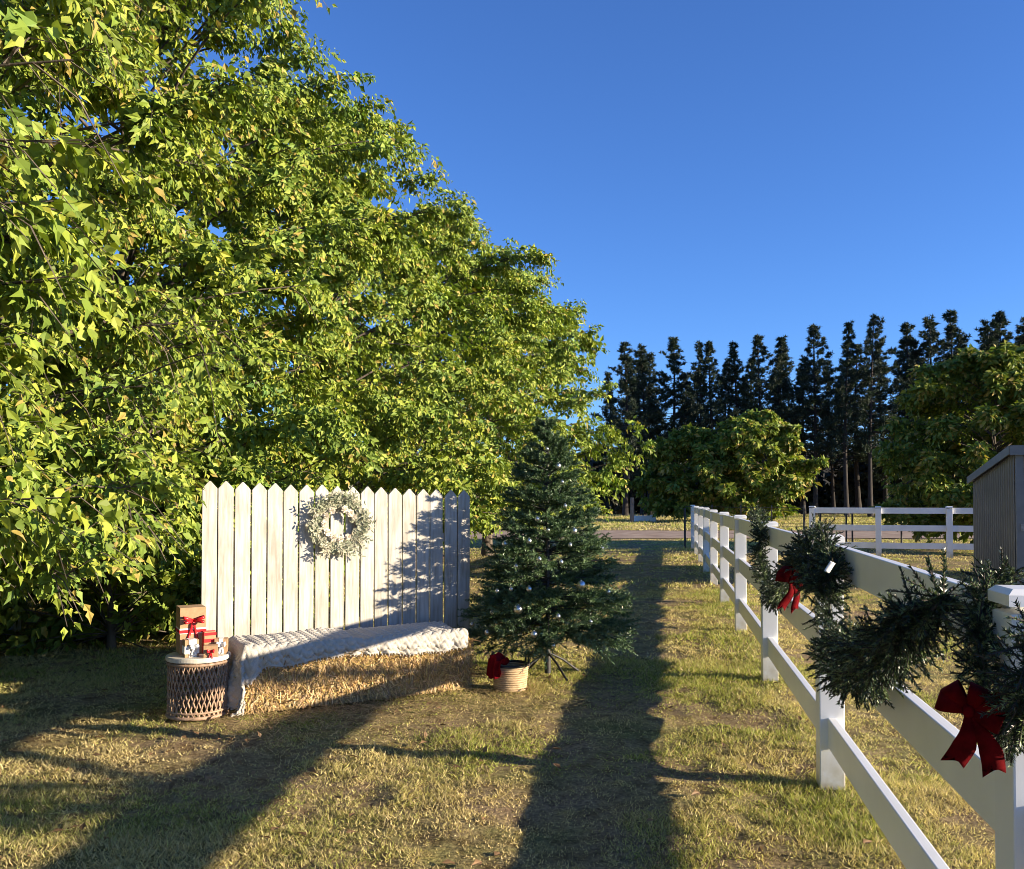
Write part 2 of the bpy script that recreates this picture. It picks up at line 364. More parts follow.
def rail_fence(name, label, pts, hts, w=.135, rails=(.30, .79, 1.275), rh=.165, rt=.046, group=None):
    root = empty(name, pts[0]); tag(root, label, 'fence', group)
    base = Vector(pts[0]); cm = cap_mesh(w); pm = {}
    for i, (p, h) in enumerate(zip(pts, hts)):
        d = (Vector(pts[min(i + 1, len(pts) - 1)]) - Vector(pts[max(i - 1, 0)])).normalized()
        if h not in pm: pm[h] = post_mesh(h - .042, w)
        o = mesh_obj('post', pm[h], M['vinyl_post'], root, Vector(p) - base); o.rotation_euler.z = math.atan2(d.y, d.x)
        c = mesh_obj('post_cap', cm, M['vinyl'], o, (0, 0, h - .042))
        if i < len(pts) - 1:
            a, b = Vector(p), Vector(pts[i + 1]); dd = (b - a); L = dd.length; dd.normalize()
            for z in rails:
                za = z + (h - 1.4); zb = z + (hts[i + 1] - 1.4)
                bm = bmesh.new(); add_box(bm, (0, 0, 0), (L - w + .006, rt, rh), bev=.005)
                r = mesh_obj('rail', bm_mesh('rail', bm), M['vinyl'], root, (a + b) / 2 - base + Vector((0, 0, (za + zb) / 2)))
                r.rotation_euler = (random.uniform(-.006, .006), -math.atan2(zb - za, L), math.atan2(dd.y, dd.x))
    return root
FY = [-.6, 2.30, 5.10, 8.02, 11.05, 14.0, 17.0, 20.0, 23.0, 26.0, 29.2]
FH = [1.38, 1.375, 1.40, 1.40, 1.405, 1.40, 1.40, 1.41, 1.40, 1.40, 1.41]
rail_fence('white_rail_fence', 'white three-rail fence running beside the lawn, hung with garlands and red bows',
           [fence_pt(y) for y in FY], FH)
far_pts = [Vector((8.72, 26.2, 0)), Vector((10.17, 25.0, 0)), Vector((11.9, 24.6, 0)), Vector((13.8, 24.2, 0)), Vector((15.7, 23.8, 0))]
far_pts[0] = at(812, 560, 26.0); far_pts[1] = at(878, 560, 25.2); far_pts[2] = at(949, 560, 24.7); far_pts[3] = at(1022, 560, 24.2); far_pts[4] = at(1098, 560, 23.7)
for p in far_pts: p.z = 0
rail_fence('white_paddock_fence', 'white three-rail fence standing across the paddock next to the grey shed', far_pts, [1.4] * 5, w=.15)

# ------------------------------------------------------------------ shed on the right
def shed():
    near = Vector((8.93, 16.0, 0)); far = Vector((10.26, 20.0, 0))
    d = (far - near); L = d.length; d.normalize(); r = Vector((d.y, -d.x, 0)); W = 4.2
    hn, hf = 2.41, 1.99
    root = empty('steel_shed', near, math.atan2(d.y, d.x)); tag(root, 'dark grey corrugated steel shed with a sloping roof beside the paddock fence', 'shed')
    # local: x along the side wall (away from viewer), y = to the left (so the shed lies at negative y)
    def ribbed(name, n, length, hfun, place):
        xs, ys = [], []
        pitch = length / n
        for i in range(n):
            for fx, fy in ((0, 0), (.55, 0), (.66, .018), (.86, .018), (.97, 0)):
                xs.append((i + fx) * pitch); ys.append(fy)
        xs.append(length); ys.append(0)
        V = []; 
        for x, y in zip(xs, ys): V.append(place(x, y, -.02)); V.append(place(x, y, hfun(x)))
        k = np.arange(len(xs) - 1) * 2
        o = mesh_obj(name, np_mesh(name, np.array(V), np.stack([k, k + 2, k + 3, k + 1], -1)), M['sheet'], root)
        md = o.modifiers.new('t', 'SOLIDIFY'); md.thickness = .004; md.offset = 0
        return o
    ribbed('side_wall', 20, L, lambda x: hn + (hf - hn) * x / L, lambda x, y, z: (x, y, z))
    ribbed('back_wall', 20, W, lambda x: hf, lambda x, y, z: (L + y, -x, z))
    ribbed('side_wall', 20, L, lambda x: hn + (hf - hn) * x / L, lambda x, y, z: (x, -W - y, z))
    sl = math.atan2(hf - hn, L); R = Matrix.Rotation(-sl, 3, 'Y')
    roof = box_obj('roof', (L / 2, -W / 2, (hn + hf) / 2 + .045), (L / math.cos(sl) + .36, W + .16, .05), M['sheet'], root, R)
    box_obj('fascia', (-.185, -W / 2, hn + .05), (.03, W + .2, .17), M['shed_frame'], roof)
    box_obj('barge_board', (L / 2, .1, (hn + hf) / 2 + .04), (L / math.cos(sl) + .34, .025, .15), M['shed_frame'], roof, R)
    for y in (-.07, -W + .07): box_obj('corner_post', (-.05, y, hn / 2), (.1, .12, hn - .01), M['shed_frame'], root)
    for x in (.5, 1.6, 2.7): box_obj('roof_purlin', (x, -W / 2, hn + (hf - hn) * x / L - .09), (.05, W - .1, .11), M['shed_in'], root)
    box_obj('front_beam', (.02, -W / 2, hn - .16), (.05, W - .3, .2), M['shed_in'], root)
    for z in (.95, 1.25): tube_obj('gate_rail', [np.array([(-.12, -.15, z + .22), (-.12, -.7, z), (-.12, -W + .3, z)])], [.022], M['wire'], root, 8)
    box_obj('latch', (-.11, -.1, 1.1), (.03, .05, .12), M['wire'], root)
shed()

# ------------------------------------------------------------------ picket screen
PL = Vector((-2.535, 7.33, 0)); PR = Vector((-.393, 8.42, 0))
PD = (PR - PL).normalized(); PW = (PR - PL).length; PN = Vector((PD.y, -PD.x, 0))   # PN faces the viewer
def picket_screen():
    root = empty('picket_screen', PL, math.atan2(PD.y, PD.x)); tag(root, 'white-washed picket fence panel with pointed tops standing behind the straw bales', 'picket fence')
    n = 18; w = PW / n
    for i in range(n):
        bw = w - random.uniform(.009, .017); h = 1.745 - .062 * i / (n - 1) + random.uniform(-.006, .006)
        z0 = .03 + random.uniform(0, .02); hw = bw / 2; t = .019
        prof = [(-hw, z0), (hw, z0), (hw, h - .062), (hw * .86, h - .05), (.006, h), (-.006, h), (-hw * .86, h - .05), (-hw, h - .062)]
        bm = bmesh.new()
        f = [bm.verts.new((x, -t / 2, z)) for x, z in prof]; b = [bm.verts.new((x, t / 2, z)) for x, z in prof]
        bm.faces.new(f); bm.faces.new(b[::-1])
        for k in range(len(prof)): bm.faces.new((f[k], b[k], b[(k + 1) % len(prof)], f[(k + 1) % len(prof)]))
        bmesh.ops.recalc_face_normals(bm, faces=bm.faces)
        es = [e for e in bm.edges if all(abs(v.co.y + t / 2) < 1e-5 for v in e.verts)]
        bmesh.ops.bevel(bm, geom=es, offset=.0022, segments=1, affect='EDGES')
        o = mesh_obj('picket', bm_mesh('picket', bm), M['picket'], root, ((i + .5) * w, random.uniform(-.003, .003), 0))
        o.rotation_euler = (random.uniform(-.004, .004), random.uniform(-.003, .003), random.uniform(-.03, .03))
        for z in (.42, 1.32):
            for s in (-.25, .25):
                pass
    for z in (.40, 1.30):
        box_obj('back_rail', (PW / 2, .033, z - .03), (PW - .06, .04, .075), M['picket'], root, Matrix.Rotation(.025, 3, 'Y'))
    for x in (.12, PW - .12):
        box_obj('stake', (x, .09, .7), (.07, .07, 1.6), M['old_timber'], root)
picket_screen()

# ------------------------------------------------------------------ wreath on the pickets
def sprigs(n_path, T=OVAL_T, **k): pass
def picket_wreath():
    c = at(337, 521, 0); 
    # centre on the face of the panel: solve along the panel line
    t = (337 - CX) / F
    s = (t * PL.y - PL.x) / (PD.x - t * PD.y); P = PL + PD * s + PN * .02
    zc = CAMH - (524 - HY) / F * P.y
    root = empty('dried_wreath', P + Vector((0, 0, zc)), math.atan2(PD.y, PD.x)); root.scale = (.78, .78, .78); tag(root, 'pale sage and cream dried flower wreath hanging on the picket panel', 'wreath')
    # local: x right, z up, y<0 towards viewer
    ang = np.linspace(0, 2 * math.pi, 41); R0 = .20
    tube_obj('ring', [np.stack([np.cos(ang) * R0, 0 * ang - .035, np.sin(ang) * R0], -1)], [.016], M['old_timber'], root, 6)
    Ps, Ds, Ns, Ss, Cs = [], [], [], [], []
    for i in range(230):
        a = RNG.random() * 2 * math.pi
        th = a + RNG.normal() * .25
        p0 = np.array([math.cos(a) * (R0 + RNG.normal() * .02), -.04 - RNG.random() * .03, math.sin(a) * (R0 + RNG.normal() * .02)])
        out = np.array([math.cos(th), -.25 + RNG.normal() * .2, math.sin(th)]); tan = np.array([-math.sin(a), 0, math.cos(a)])
        d = unit(out * RNG.uniform(.1, 1.0) + tan * RNG.uniform(.3, 1.1)); L = RNG.uniform(.08, .17)
        if RNG.random() < .12: L *= 1.35; d = unit(out + tan * .3)
        base = np.array([(.36, .37, .26), (.44, .44, .33), (.26, .29, .19), (.56, .51, .38)][RNG.integers(4)])
        m = 12
        for k in range(m):
            f = (k + 1) / m; sd_ = 1 if k % 2 else -1
            s_ = unit(np.cross(d, [0, 1, 0]) * sd_ + RNG.normal(size=3) * .35)
            Ps.append(p0 + d * L * f); Ds.append(d * .8 + s_ * .9); Ns.append(np.array([0, -1, 0]) + RNG.normal(size=3) * .5)
            Ss.append(RNG.uniform(.036, .062)); Cs.append(base * RNG.uniform(.8, 1.15))
    V, Q = leaves_np(np.array(Ps), np.array(Ds), np.array(Ns), np.array(Ss), OVAL_T)
    o = mesh_obj('foliage', np_mesh('foliage', V, Q, np.repeat(np.array(Cs), 6, 0)), M['dry'], root); o['kind'] = 'stuff'
    # cream fabric flowers: rosettes of cupped petals
    for a, r, s in ((1.25, .175, .045), (.80, .17, .05), (.45, .18, .038), (2.1, .175, .046), (2.6, .175, .044), (3.1, .175, .04), (3.7, .165, .05), (4.25, .165, .052), (4.75, .165, .045), (5.3, .17, .04)):
        bm = bmesh.new()
        for ring, (m, rad, lift) in enumerate(((7, 1.0, .15), (6, .72, .45), (4, .42, .8))):
            for k in range(m):
                th = 2 * math.pi * (k + ring * .5) / m; dx, dz = math.cos(th), math.sin(th); px, pz = -dz, dx
                pts = [(0, 0, 0), (dx * rad * .6 + px * .42 * rad, -lift * .5, dz * rad * .6 + pz * .42 * rad), (dx * rad, -lift, dz * rad), (dx * rad * .6 - px * .42 * rad, -lift * .5, dz * rad * .6 - pz * .42 * rad)]
                vs = [bm.verts.new((x * s, y * s, z * s)) for x, y, z in pts]; bm.faces.new(vs)
        fl = mesh_obj('flower', bm_mesh('flower', bm), M['cream'], root, (math.cos(a) * r, -.085, math.sin(a) * r))
        fl.rotation_euler = (random.uniform(-.4, .4), random.uniform(-3, 3), random.uniform(-.4, .4))
        md = fl.modifiers.new('t', 'SOLIDIFY'); md.thickness = .003
    for x in (-.03, .035):
        t_ = np.linspace(0, 1, 10)
        tube_obj('hanging_bell', [np.stack([x + 0 * t_, -.07 + 0 * t_, -.1 - t_ * .05], -1)], [.006 + .02 * t_ ** 1.5], M['cream'], root, 10)
picket_wreath()

# ------------------------------------------------------------------ straw bales and blanket
BA = Vector((-1.975, 6.74, 0)); BB = Vector((-.36, 7.60, 0)); BD = (BB - BA).normalized(); BL = (BB - BA).length; BN = Vector((-BD.y, BD.x, 0))
BH, BW = .455, .47
def straw_bale(x0, L, rz_off, label):
    base = BA + BD * x0
    root = empty('straw_bale', base, math.atan2(BD.y, BD.x) + rz_off); tag(root, label, 'bale', 'straw bales of the bench')
    # lumpy core
    nx, nz, ny = 26, 12, 12
    bm = bmesh.new(); add_box(bm, (L / 2, BW / 2, BH / 2 + .005), (L, BW, BH))
    bmesh.ops.subdivide_edges(bm, edges=bm.edges[:], cuts=9, use_grid_fill=True)
    for v in bm.verts:
        q = v.co.copy()
        c = Vector((L / 2, BW / 2, BH / 2)); dv = q - c
        lump = .022 * (float(vnoise(np.array(q.x * 9 + q.y * 4), np.array(q.z * 9 + q.y * 5), 5)) - .5) * 2
        ex = max(0, abs(dv.x) / (L / 2) - .8) * max(0, abs(dv.z) / (BH / 2) - .6)
        v.co += dv.normalized() * lump - dv * ex * .5
    core = mesh_obj('straw_core', bm_mesh('straw_core', bm, True), M['straw_core'], root)
    # thousands of loose stalks
    n = 5200
    face = RNG.choice(4, n, p=[.68, .0, .16, .16])      # front, top, left, right
    u = RNG.random(n); v = RNG.random(n)
    P = np.zeros((n, 3)); Nn = np.zeros((n, 3))
    m = face == 0; P[m] = np.stack([u[m] * L, 0 * u[m], v[m] * (BH - .05)], -1); Nn[m] = (0, -1, 0)
    m = face == 1; P[m] = np.stack([u[m] * L, v[m] * BW, 0 * u[m] + BH], -1); Nn[m] = (0, 0, 1)
    m = face == 2; P[m] = np.stack([0 * u[m], u[m] * BW, v[m] * BH], -1); Nn[m] = (-1, 0, 0)
    m = face == 3; P[m] = np.stack([0 * u[m] + L, u[m] * BW, v[m] * BH], -1); Nn[m] = (1, 0, 0)
    hide = (face == 3) & (x0 < .1) | (face == 2) & (x0 > .1); P[hide, 1] = BW * .5
    flake = .45 * np.sin(P[:, 0] * 11) + .25 * np.sin(P[:, 0] * 31)
    D = np.stack([flake + RNG.normal(size=n) * .55, RNG.normal(size=n) * .5, RNG.normal(size=n) * 1.5 - .35], -1)
    D -= Nn * (D * Nn).sum(1, keepdims=True) * .8
    D = unit(D) + Nn * np.abs(RNG.normal(size=(n, 1))) * .22
    loose = RNG.random(n) < .08; D[loose] += Nn[loose] * .5 + np.array([0, 0, -.4])
    Ln = RNG.uniform(.07, .24, n); D = unit(D) * Ln[:, None]
    P = P + Nn * .008 - D * .5
    P[:, 2] = np.clip(P[:, 2], .012, None); 
    tipz = P[:, 2] + D[:, 2]; D[:, 2] += np.clip(.008 - tipz, 0, None) - np.clip(tipz - (BH - .03), 0, None); P[:, 2] = np.minimum(P[:, 2], BH - .03)
    D[hide] *= .02; P[hide, 0] = L / 2
    s = unit(np.cross(D, Nn + RNG.normal(size=(n, 3)) * .3)) * RNG.uniform(.0022, .0046, n)[:, None]
    V = np.stack([P - s, P + s, P + D + s * .7, P + D - s * .7], 1).reshape(-1, 3)
    bri = RNG.uniform(.35, 1.25, n)[:, None]; C = np.array([.60, .42, .18]) * bri * np.stack([np.ones(n), RNG.uniform(.88, 1.08, n), RNG.uniform(.7, 1.2, n)], -1)
    o = mesh_obj('straw_stalks', np_mesh('straw_stalks', V, np.arange(n * 4).reshape(-1, 4), np.repeat(C, 4, 0)), M['straw'], root); o['kind'] = 'stuff'
    for y in (.14, .33):
        r = .004; e = .018
        tube_obj('twine', [np.array([(-e, y, .02), (-e, y, BH + e), (L + e, y, BH + e), (L + e, y, .02)])], [r], M['twine'], root, 5)
M['straw_core'] = mat_noise('packed_straw', (.20, .125, .045), (.50, .34, .14), 26, .85, (1, 1, .22), .9, 60)
straw_bale(.0, BL * .5 - .012, -0.012, 'golden straw bale next to the rattan side table under the knit throw')
straw_bale(BL * .5 + .012, BL * .5 + .01, 0.035, 'golden straw bale next to the red cloth basket under the knit throw')

def blanket():
    root_loc = BA
    nu, nv = 260, 100
    u = np.linspace(-.46, BL - .03, nu); v = np.linspace(-.155, BW + .05, nv)   # v<0 hangs over the front
    U, Vv = np.meshgrid(u, v, indexing='ij')
    hem = -.135 - .035 * vnoise(U, U * 0, 21, .14) - .02 * np.sin(U * 5 + 1) + .02 * np.clip(U / BL, 0, 1) - .10 * np.clip((.16 - U) / .16, 0, 1) ** 1.5
    Vh = np.where(Vv < 0, Vv * (hem / -.155), Vv)
    Vh = Vh - .03 * np.clip(-U, 0, .4)
    r = .032
    def fold(s, lo, hi):
        """arc length -> (position, drop, normal tilt) past the edges lo and hi"""
        x = np.clip(s, lo, hi); e = np.maximum(lo - s, s - hi); sg = np.where(s < lo, -1, 1)
        a = np.clip(e / r, 0, math.pi / 2); rest = np.clip(e - r * math.pi / 2, 0, None)
        return x + sg * np.where(e > 0, r * np.sin(a), 0), np.where(e > 0, r * (1 - np.cos(a)) + rest, 0)
    X, d1 = fold(U, -.005, BL + .2); Y, d2 = fold(Vh, .0, BW + .06)
    top = BH + .030
    sag = .018 * np.sin(U * 6.2) * np.sin(Vv * 7) - .02 * np.exp(-((U - BL / 2) / .06) ** 2) + .02 * (vnoise(U, Vv, 31, .22) - .5)
    Z = top - d1 - d2 + sag * np.clip(1 - (d1 + d2) / .1, 0, 1)
    hang = np.clip((d1 - .03) / .3, 0, 1)
    X = X - hang * (.045 * np.sin(Vv * 19 + U * 3) + .035)
    Y = Y - hang * .05 * np.clip(1 - Vv / BW, 0, 1)
    fh = np.clip((d2 - .02) / .08, 0, 1); Y = Y - fh * .016 * np.sin(U * 34 + 2 * np.sin(U * 7))
    # chunky knit ripples: rows of crescents running across the throw
    ph = U * 2 * math.pi / .085; row = Vv * 2 * math.pi / .062 + 1.5 * np.sin(ph) + 1.0 * np.sin(U * 9 + Vv * 6)
    kn = .017 * np.abs(np.sin(row * .5)) ** .7 + .005 * np.sin(ph * 2 + row)
    nz = np.clip(1 - (d1 + d2) / .06, 0, 1)
    Z = Z + kn * nz; X = X - kn * np.clip(d1 / .06, 0, 1); Y = Y - kn * np.clip(d2 / .06, 0, 1)
    Z = np.maximum(Z, .03 + .006 * np.sin(Vv * 60))
    V3 = np.stack([X, Y, Z], -1).reshape(-1, 3)
    i, j = np.meshgrid(np.arange(nu - 1), np.arange(nv - 1), indexing='ij'); a = i * nv + j
    Q = np.stack([a, a + nv, a + nv + 1, a + 1], -1).reshape(-1, 4)
    root = empty('knit_throw', BA, math.atan2(BD.y, BD.x)); tag(root, 'cream chunky knit throw draped over the straw bales, one end hanging to the ground', 'blanket')
    o = mesh_obj('throw_cloth', np_mesh('throw_cloth', V3, Q, smooth=True), M['knit'], root)
    md = o.modifiers.new('t', 'SOLIDIFY'); md.thickness = .008; md.offset = 1
    # short fringe along the front hem and the hanging end
    g = V3.reshape(nu, nv, 3); paths = []
    for k in range(4, nu - 2, 3):
        p = g[k, 0]
        if p[2] < .06: continue
        e = p + np.array([RNG.normal() * .008, -.006 + RNG.normal() * .006, -RNG.uniform(.008, .022)]); paths.append(np.array([p, (p + e) / 2 + [0, -.004, 0], e]))
    for k in range(0, nv, 3):
        p = g[0, k]; e = p + np.array([-RNG.uniform(.01, .035), RNG.normal() * .01, -.012]); paths.append(np.array([p, (p + e) / 2, e]))
    tube_obj('fringe', paths, [np.array([.006, .005, .003])] * len(paths), M['knit'], root, 5)['kind'] = 'stuff'
blanket()

# ------------------------------------------------------------------ rattan side table and gifts
TC = Vector((-2.335, 6.73, 0)); TR, TH = .222, .43
def side_table():
    root = empty('side_table', TC); tag(root, 'round brown rattan lattice side table with a pale timber top holding gifts', 'table')
    paths = []; n = 36; t = np.linspace(0, 1, 14)
    for s in (1, -1):
        for k in range(n):
            a = 2 * math.pi * k / n + s * t * .62
            rr = TR - .012 + .004 * s * np.cos(t * 40) + .006 * np.sin(t * math.pi) * 0
            paths.append(np.stack([np.cos(a) * rr, np.sin(a) * rr, .022 + t * (TH - .045)], -1))
    tube_obj('lattice', paths, [.0068] * len(paths), M['rattan'], root, 5)['kind'] = 'stuff'
    a = np.linspace(0, 2 * math.pi, 49)
    for z, r in ((.014, .014), (.05, .008), (TH - .035, .012)):
        tube_obj('rattan_hoop', [np.stack([np.cos(a) * (TR - .008), np.sin(a) * (TR - .008), z + 0 * a], -1)], [r], M['rattan'], root, 8)
    bm = bmesh.new(); bmesh.ops.create_cone(bm, cap_ends=True, segments=64, radius1=TR + .008, radius2=TR + .008, depth=.034)
    bmesh.ops.bevel(bm, geom=[e for e in bm.edges if abs(e.verts[0].co.z - e.verts[1].co.z) < 1e-5], offset=.006, segments=2, affect='EDGES')
    mesh_obj('table_top', bm_mesh('table_top', bm), M['table_top'], root, (0, 0, TH))
side_table()
TZ = TH + .0175
def ribbon_loop(p, ax, w, L, lift, flat, seed):
    """one looped ribbon ring as a strip: from p out along ax and back"""
    t = np.linspace(0, 1, 12); ax = np.array(ax, float); up = np.array([0, 0, 1.0])
    c = p + ax * (L * np.sin(t * math.pi))[:, None] + up * (lift * np.sin(t * 2 * math.pi) * .5 + lift * .35 * np.sin(t * math.pi))[:, None]
    return c
def strip_mesh(name, centre, side, mat, parent, thick=.0012):
    c = np.asarray(centre); s = np.asarray(side)
    if s.ndim == 1: s = np.repeat(s[None], len(c), 0)
    V = np.concatenate([c - s, c + s]); n = len(c); k = np.arange(n - 1)
    o = mesh_obj(name, np_mesh(name, V, np.stack([k, k + 1, k + n + 1, k + n], -1), smooth=True), mat, parent)
    md = o.modifiers.new('t', 'SOLIDIFY'); md.thickness = thick; md.offset = 0
    return o
def gift(name, label, loc, size, rz, paper, ribs, bow=None, bow_face='front', ribbon='red_ribbon'):
    """kraft box with fold lines, ribbons wrapped round it and a bow; ribs: list of (axis, position 0..1, width, material)"""
    w, d, h = size
    root = empty(name, loc, rz); tag(root, label, 'gift', 'wrapped gifts on the side table')
    bm = bmesh.new(); add_box(bm, (0, 0, h / 2), (w, d, h), bev=.0025); mesh_obj('box', bm_mesh('box', bm), M[paper], root)
    for axis, f, rw, mt, e in ribs:
        bm = bmesh.new(); e2 = .0015 + e
        if axis == 'z': add_box(bm, (0, 0, h * f), (w + 2 * e2, d + 2 * e2, rw))
        elif axis == 'x': add_box(bm, ((f - .5) * w, 0, h / 2 + .0005), (rw, d + 2 * e2, h + 2 * e2 - .001))
        else: add_box(bm, (0, (f - .5) * d, h / 2 + .0005), (w + 2 * e2, rw, h + 2 * e2 - .001))
        mesh_obj('ribbon', bm_mesh('ribbon', bm), M[mt], root)
    if bow:
        bx, bz, L, rw = bow; p = np.array([bx, -d / 2 - .006, bz])
        for ax in ((1, -.25, .35), (-1, -.25, .35), (.8, -.5, -.1), (-.8, -.5, -.1)):
            a = np.array(ax); a /= np.linalg.norm(a); t = np.linspace(0, 1, 11)
            perp = np.array([0, -1.0, 0])
            c = p + a[None] * (L * np.sin(t * math.pi))[:, None] + perp[None] * (L * .32 * np.sin(t * 2 * math.pi) + L * .1)[:, None]
            strip_mesh('bow_loop', c, np.cross(a, perp) * rw / 2, M[ribbon], root)
        for sx in (-.35, .3):
            t = np.linspace(0, 1, 8)
            c = p + np.stack([sx * L * t * 1.2, -.006 - .006 * np.sin(t * 7), -L * 1.7 * t], -1)
            strip_mesh('bow_tail', c, np.array([rw / 2.4, 0, 0]), M[ribbon], root)
def on_table(px, py_base_Y_off, dx=0): pass
def tpos(px, dy): # point on the table top at that column, dy metres behind (+) or before (-) the table centre
    Y = TC.y + dy; return Vector(((px - CX) / F * Y, Y, TZ))
gift('gift_box', 'tall kraft paper gift with red and white ribbon on the rattan table', tpos(192, .075), (.185, .19, .345), .50, 'kraft',
     [('z', .50, .040, 'white_ribbon', 0), ('z', .49, .024, 'red_ribbon', .0012)], (.0, .25, .085, .022))
gift('gift_box', 'small kraft gift with wide red ribbon bands leaning on the tall gift', tpos(210, .03), (.085, .085, .165), .55, 'kraft',
     [('z', .60, .026, 'red_ribbon', 0), ('z', .90, .022, 'red_ribbon', 0), ('y', .5, .03, 'red_ribbon', .001)])
gift('gift_box', 'small gift in pale patterned paper with a white bow in front of the tall gift', tpos(192, -.105), (.10, .085, .125), .55, 'kraft',
     [('z', .42, .055, 'white_ribbon', 0), ('x', .55, .055, 'white_paper', .001)], (.012, .075, .034, .022), ribbon='white_ribbon')
gift('gift_box', 'smallest kraft gift with a little red bow at the table edge', tpos(212, -.12), (.10, .07, .085), .30, 'kraft', [], (.0, .045, .03, .014))
gift('gift_box', 'small kraft gift with a puffy white ribbon bow beside the knit throw', tpos(222.5, .04), (.095, .085, .11), .25, 'kraft',
     [('x', .5, .03, 'white_ribbon', 0)], (.0, .07, .038, .024), ribbon='white_ribbon')

# ------------------------------------------------------------------ artificial tips: shared by the christmas tree and the garlands
def tip_needles(P, D, L, nn, nl, nw, col, spread=.9):
    """bottle-brush needles along each tip (P base, D unit direction, L length)"""
    n = len(P); t = (np.arange(nn)[None, :] + RNG.random((n, nn))) / nn
    base = P[:, None, :] + D[:, None, :] * (L[:, None] * t)[..., None]
    rnd = RNG.normal(size=(n, nn, 3)); rnd -= D[:, None, :] * (rnd * D[:, None, :]).sum(-1, keepdims=True); rnd = unit(rnd)
    d = unit(rnd * spread + D[:, None, :] * (.55 + .5 * t[..., None]))
    ln = nl * RNG.uniform(.7, 1.15, (n, nn)) * (1 - .35 * t)
    V, T = blades_np(base.reshape(-1, 3), (d * ln[..., None]).reshape(-1, 3), np.full(n * nn, nw) * RNG.uniform(.7, 1.2, n * nn))
    c = np.repeat(col[:, None, :], nn, 1) * RNG.uniform(.75, 1.25, (n, nn, 1))
    return V, T, np.repeat(c.reshape(-1, 3), 3, 0)
XT = Vector((.325, 8.22, 0))
def christmas_tree():
    root = empty('christmas_tree', XT); tag(root, 'tall green artificial Christmas tree with silver baubles on a metal stand', 'christmas tree')
    H = 2.36
    tube_obj('trunk', [np.array([(0, 0, .14), (0, 0, 1.2), (0, 0, H - .15)])], [np.array([.022, .018, .006])], M['steel_dark'], root, 8)
    for k in range(4):
        a = .5 + k * math.pi / 2; c, s = math.cos(a), math.sin(a)
        tube_obj('stand_leg', [np.array([(c * .015, s * .015, .20), (c * .16, s * .16, .13), (c * .30, s * .30, .03), (c * .33, s * .33, .012)])], [.011], M['steel_dark'], root, 6)
    tube_obj('stand_collar', [np.array([(0, 0, .02), (0, 0, .22)])], [.03], M['steel_dark'], root, 10)
    P, D, L, Cc, stems = [], [], [], [], []
    rad = lambda z: .02 + .70 * (1 - (z - .40) / (H - .40)) ** .92
    z = .43; tips_out = []
    while z < H - .06:
        f = (z - .4) / (H - .4); R = rad(z); nb = max(7, int(33 * (1 - f) + 7))
        for k in range(nb):
            a = RNG.random() * 2 * math.pi; Lb = R * RNG.uniform(.80, 1.10)
            el = -.08 + .70 * f + RNG.normal() * .10
            d = np.array([math.cos(a) * math.cos(el), math.sin(a) * math.cos(el), math.sin(el)])
            o = np.array([0, 0, z + RNG.normal() * .016])
            m = 7; tt = np.linspace(0, 1, m); path = o + d * (Lb * tt)[:, None] + np.array([0, 0, 1.0]) * (-.10 * Lb * tt ** 2 + .06 * Lb * tt)[:, None]
            stems.append(path)
            nt = int(7 + Lb * 26)
            for j in range(nt):
                s = RNG.uniform(.22, 1.0) if j > 2 else 1.0
                p = o + d * Lb * s + np.array([0, 0, 1.0]) * (-.10 * Lb * s * s + .06 * Lb * s)
                lat = np.cross(d, [0, 0, 1.0]) * RNG.choice([-1, 1]) * RNG.uniform(.3, 1.1)
                dd = unit(d + (lat if s < .97 else lat * .5) + np.array([0, 0, RNG.normal() * .35 + .05]))
                P.append(p); D.append(dd); L.append(RNG.uniform(.09, .17) * (.42 + .58 * (1 - f)))
                g = RNG.random() ** 1.5; Cc.append(np.array([.030, .070, .022]) * (1 - g) + np.array([.165, .245, .115]) * g)
            tips_out.append(path[-1])
        z += .095 + .05 * (1 - f)
    for k in range(10):
        P.append(np.array([0, 0, H - .18])); dd = unit(np.array([RNG.normal() * .22, RNG.normal() * .22, 1.0])); D.append(dd); L.append(RNG.uniform(.1, .2)); Cc.append(np.array([.04, .08, .05]))
    V, T, C = tip_needles(np.array(P), np.array(D), np.array(L), 32, .038, .0088, np.array(Cc))
    o = mesh_obj('needles', np_mesh('needles', V, T, C), M['needle'], root); o['kind'] = 'stuff'
    tube_obj('branch', stems, [np.linspace(.006, .003, 7)] * len(stems), M['steel_dark'], root, 4)
    # silver baubles hang free from the branches
    def bauble_mesh():
        bm = bmesh.new(); bmesh.ops.create_uvsphere(bm, u_segments=20, v_segments=14, radius=1.0); return bm_mesh('bauble', bm, True)
    bmsh = bauble_mesh(); bm = bmesh.new(); bmesh.ops.create_cone(bm, cap_ends=True, segments=10, radius1=.22, radius2=.2, depth=.22); capm = bm_mesh('cap', bm)
    spots = [(558, 466, .034), (565, 506, .024), (562, 482, .022), (547, 449, .02), (574, 531, .034), (537, 519, .026), (529, 541, .03), (581, 585, .046), (518, 609, .05), (529, 589, .03), (505, 544, .034), (601, 549, .034), (497, 591, .022), (511, 589, .022), (483, 603, .022), (534, 634, .034), (558, 616, .026), (590, 622, .028), (492, 612, .024), (539, 559, .026), (487, 632, .026), (561, 562, .024), (608, 592, .026), (553, 645, .024), (570, 545, .022), (516, 566, .022), (472, 624, .024), (548, 530, .02)]
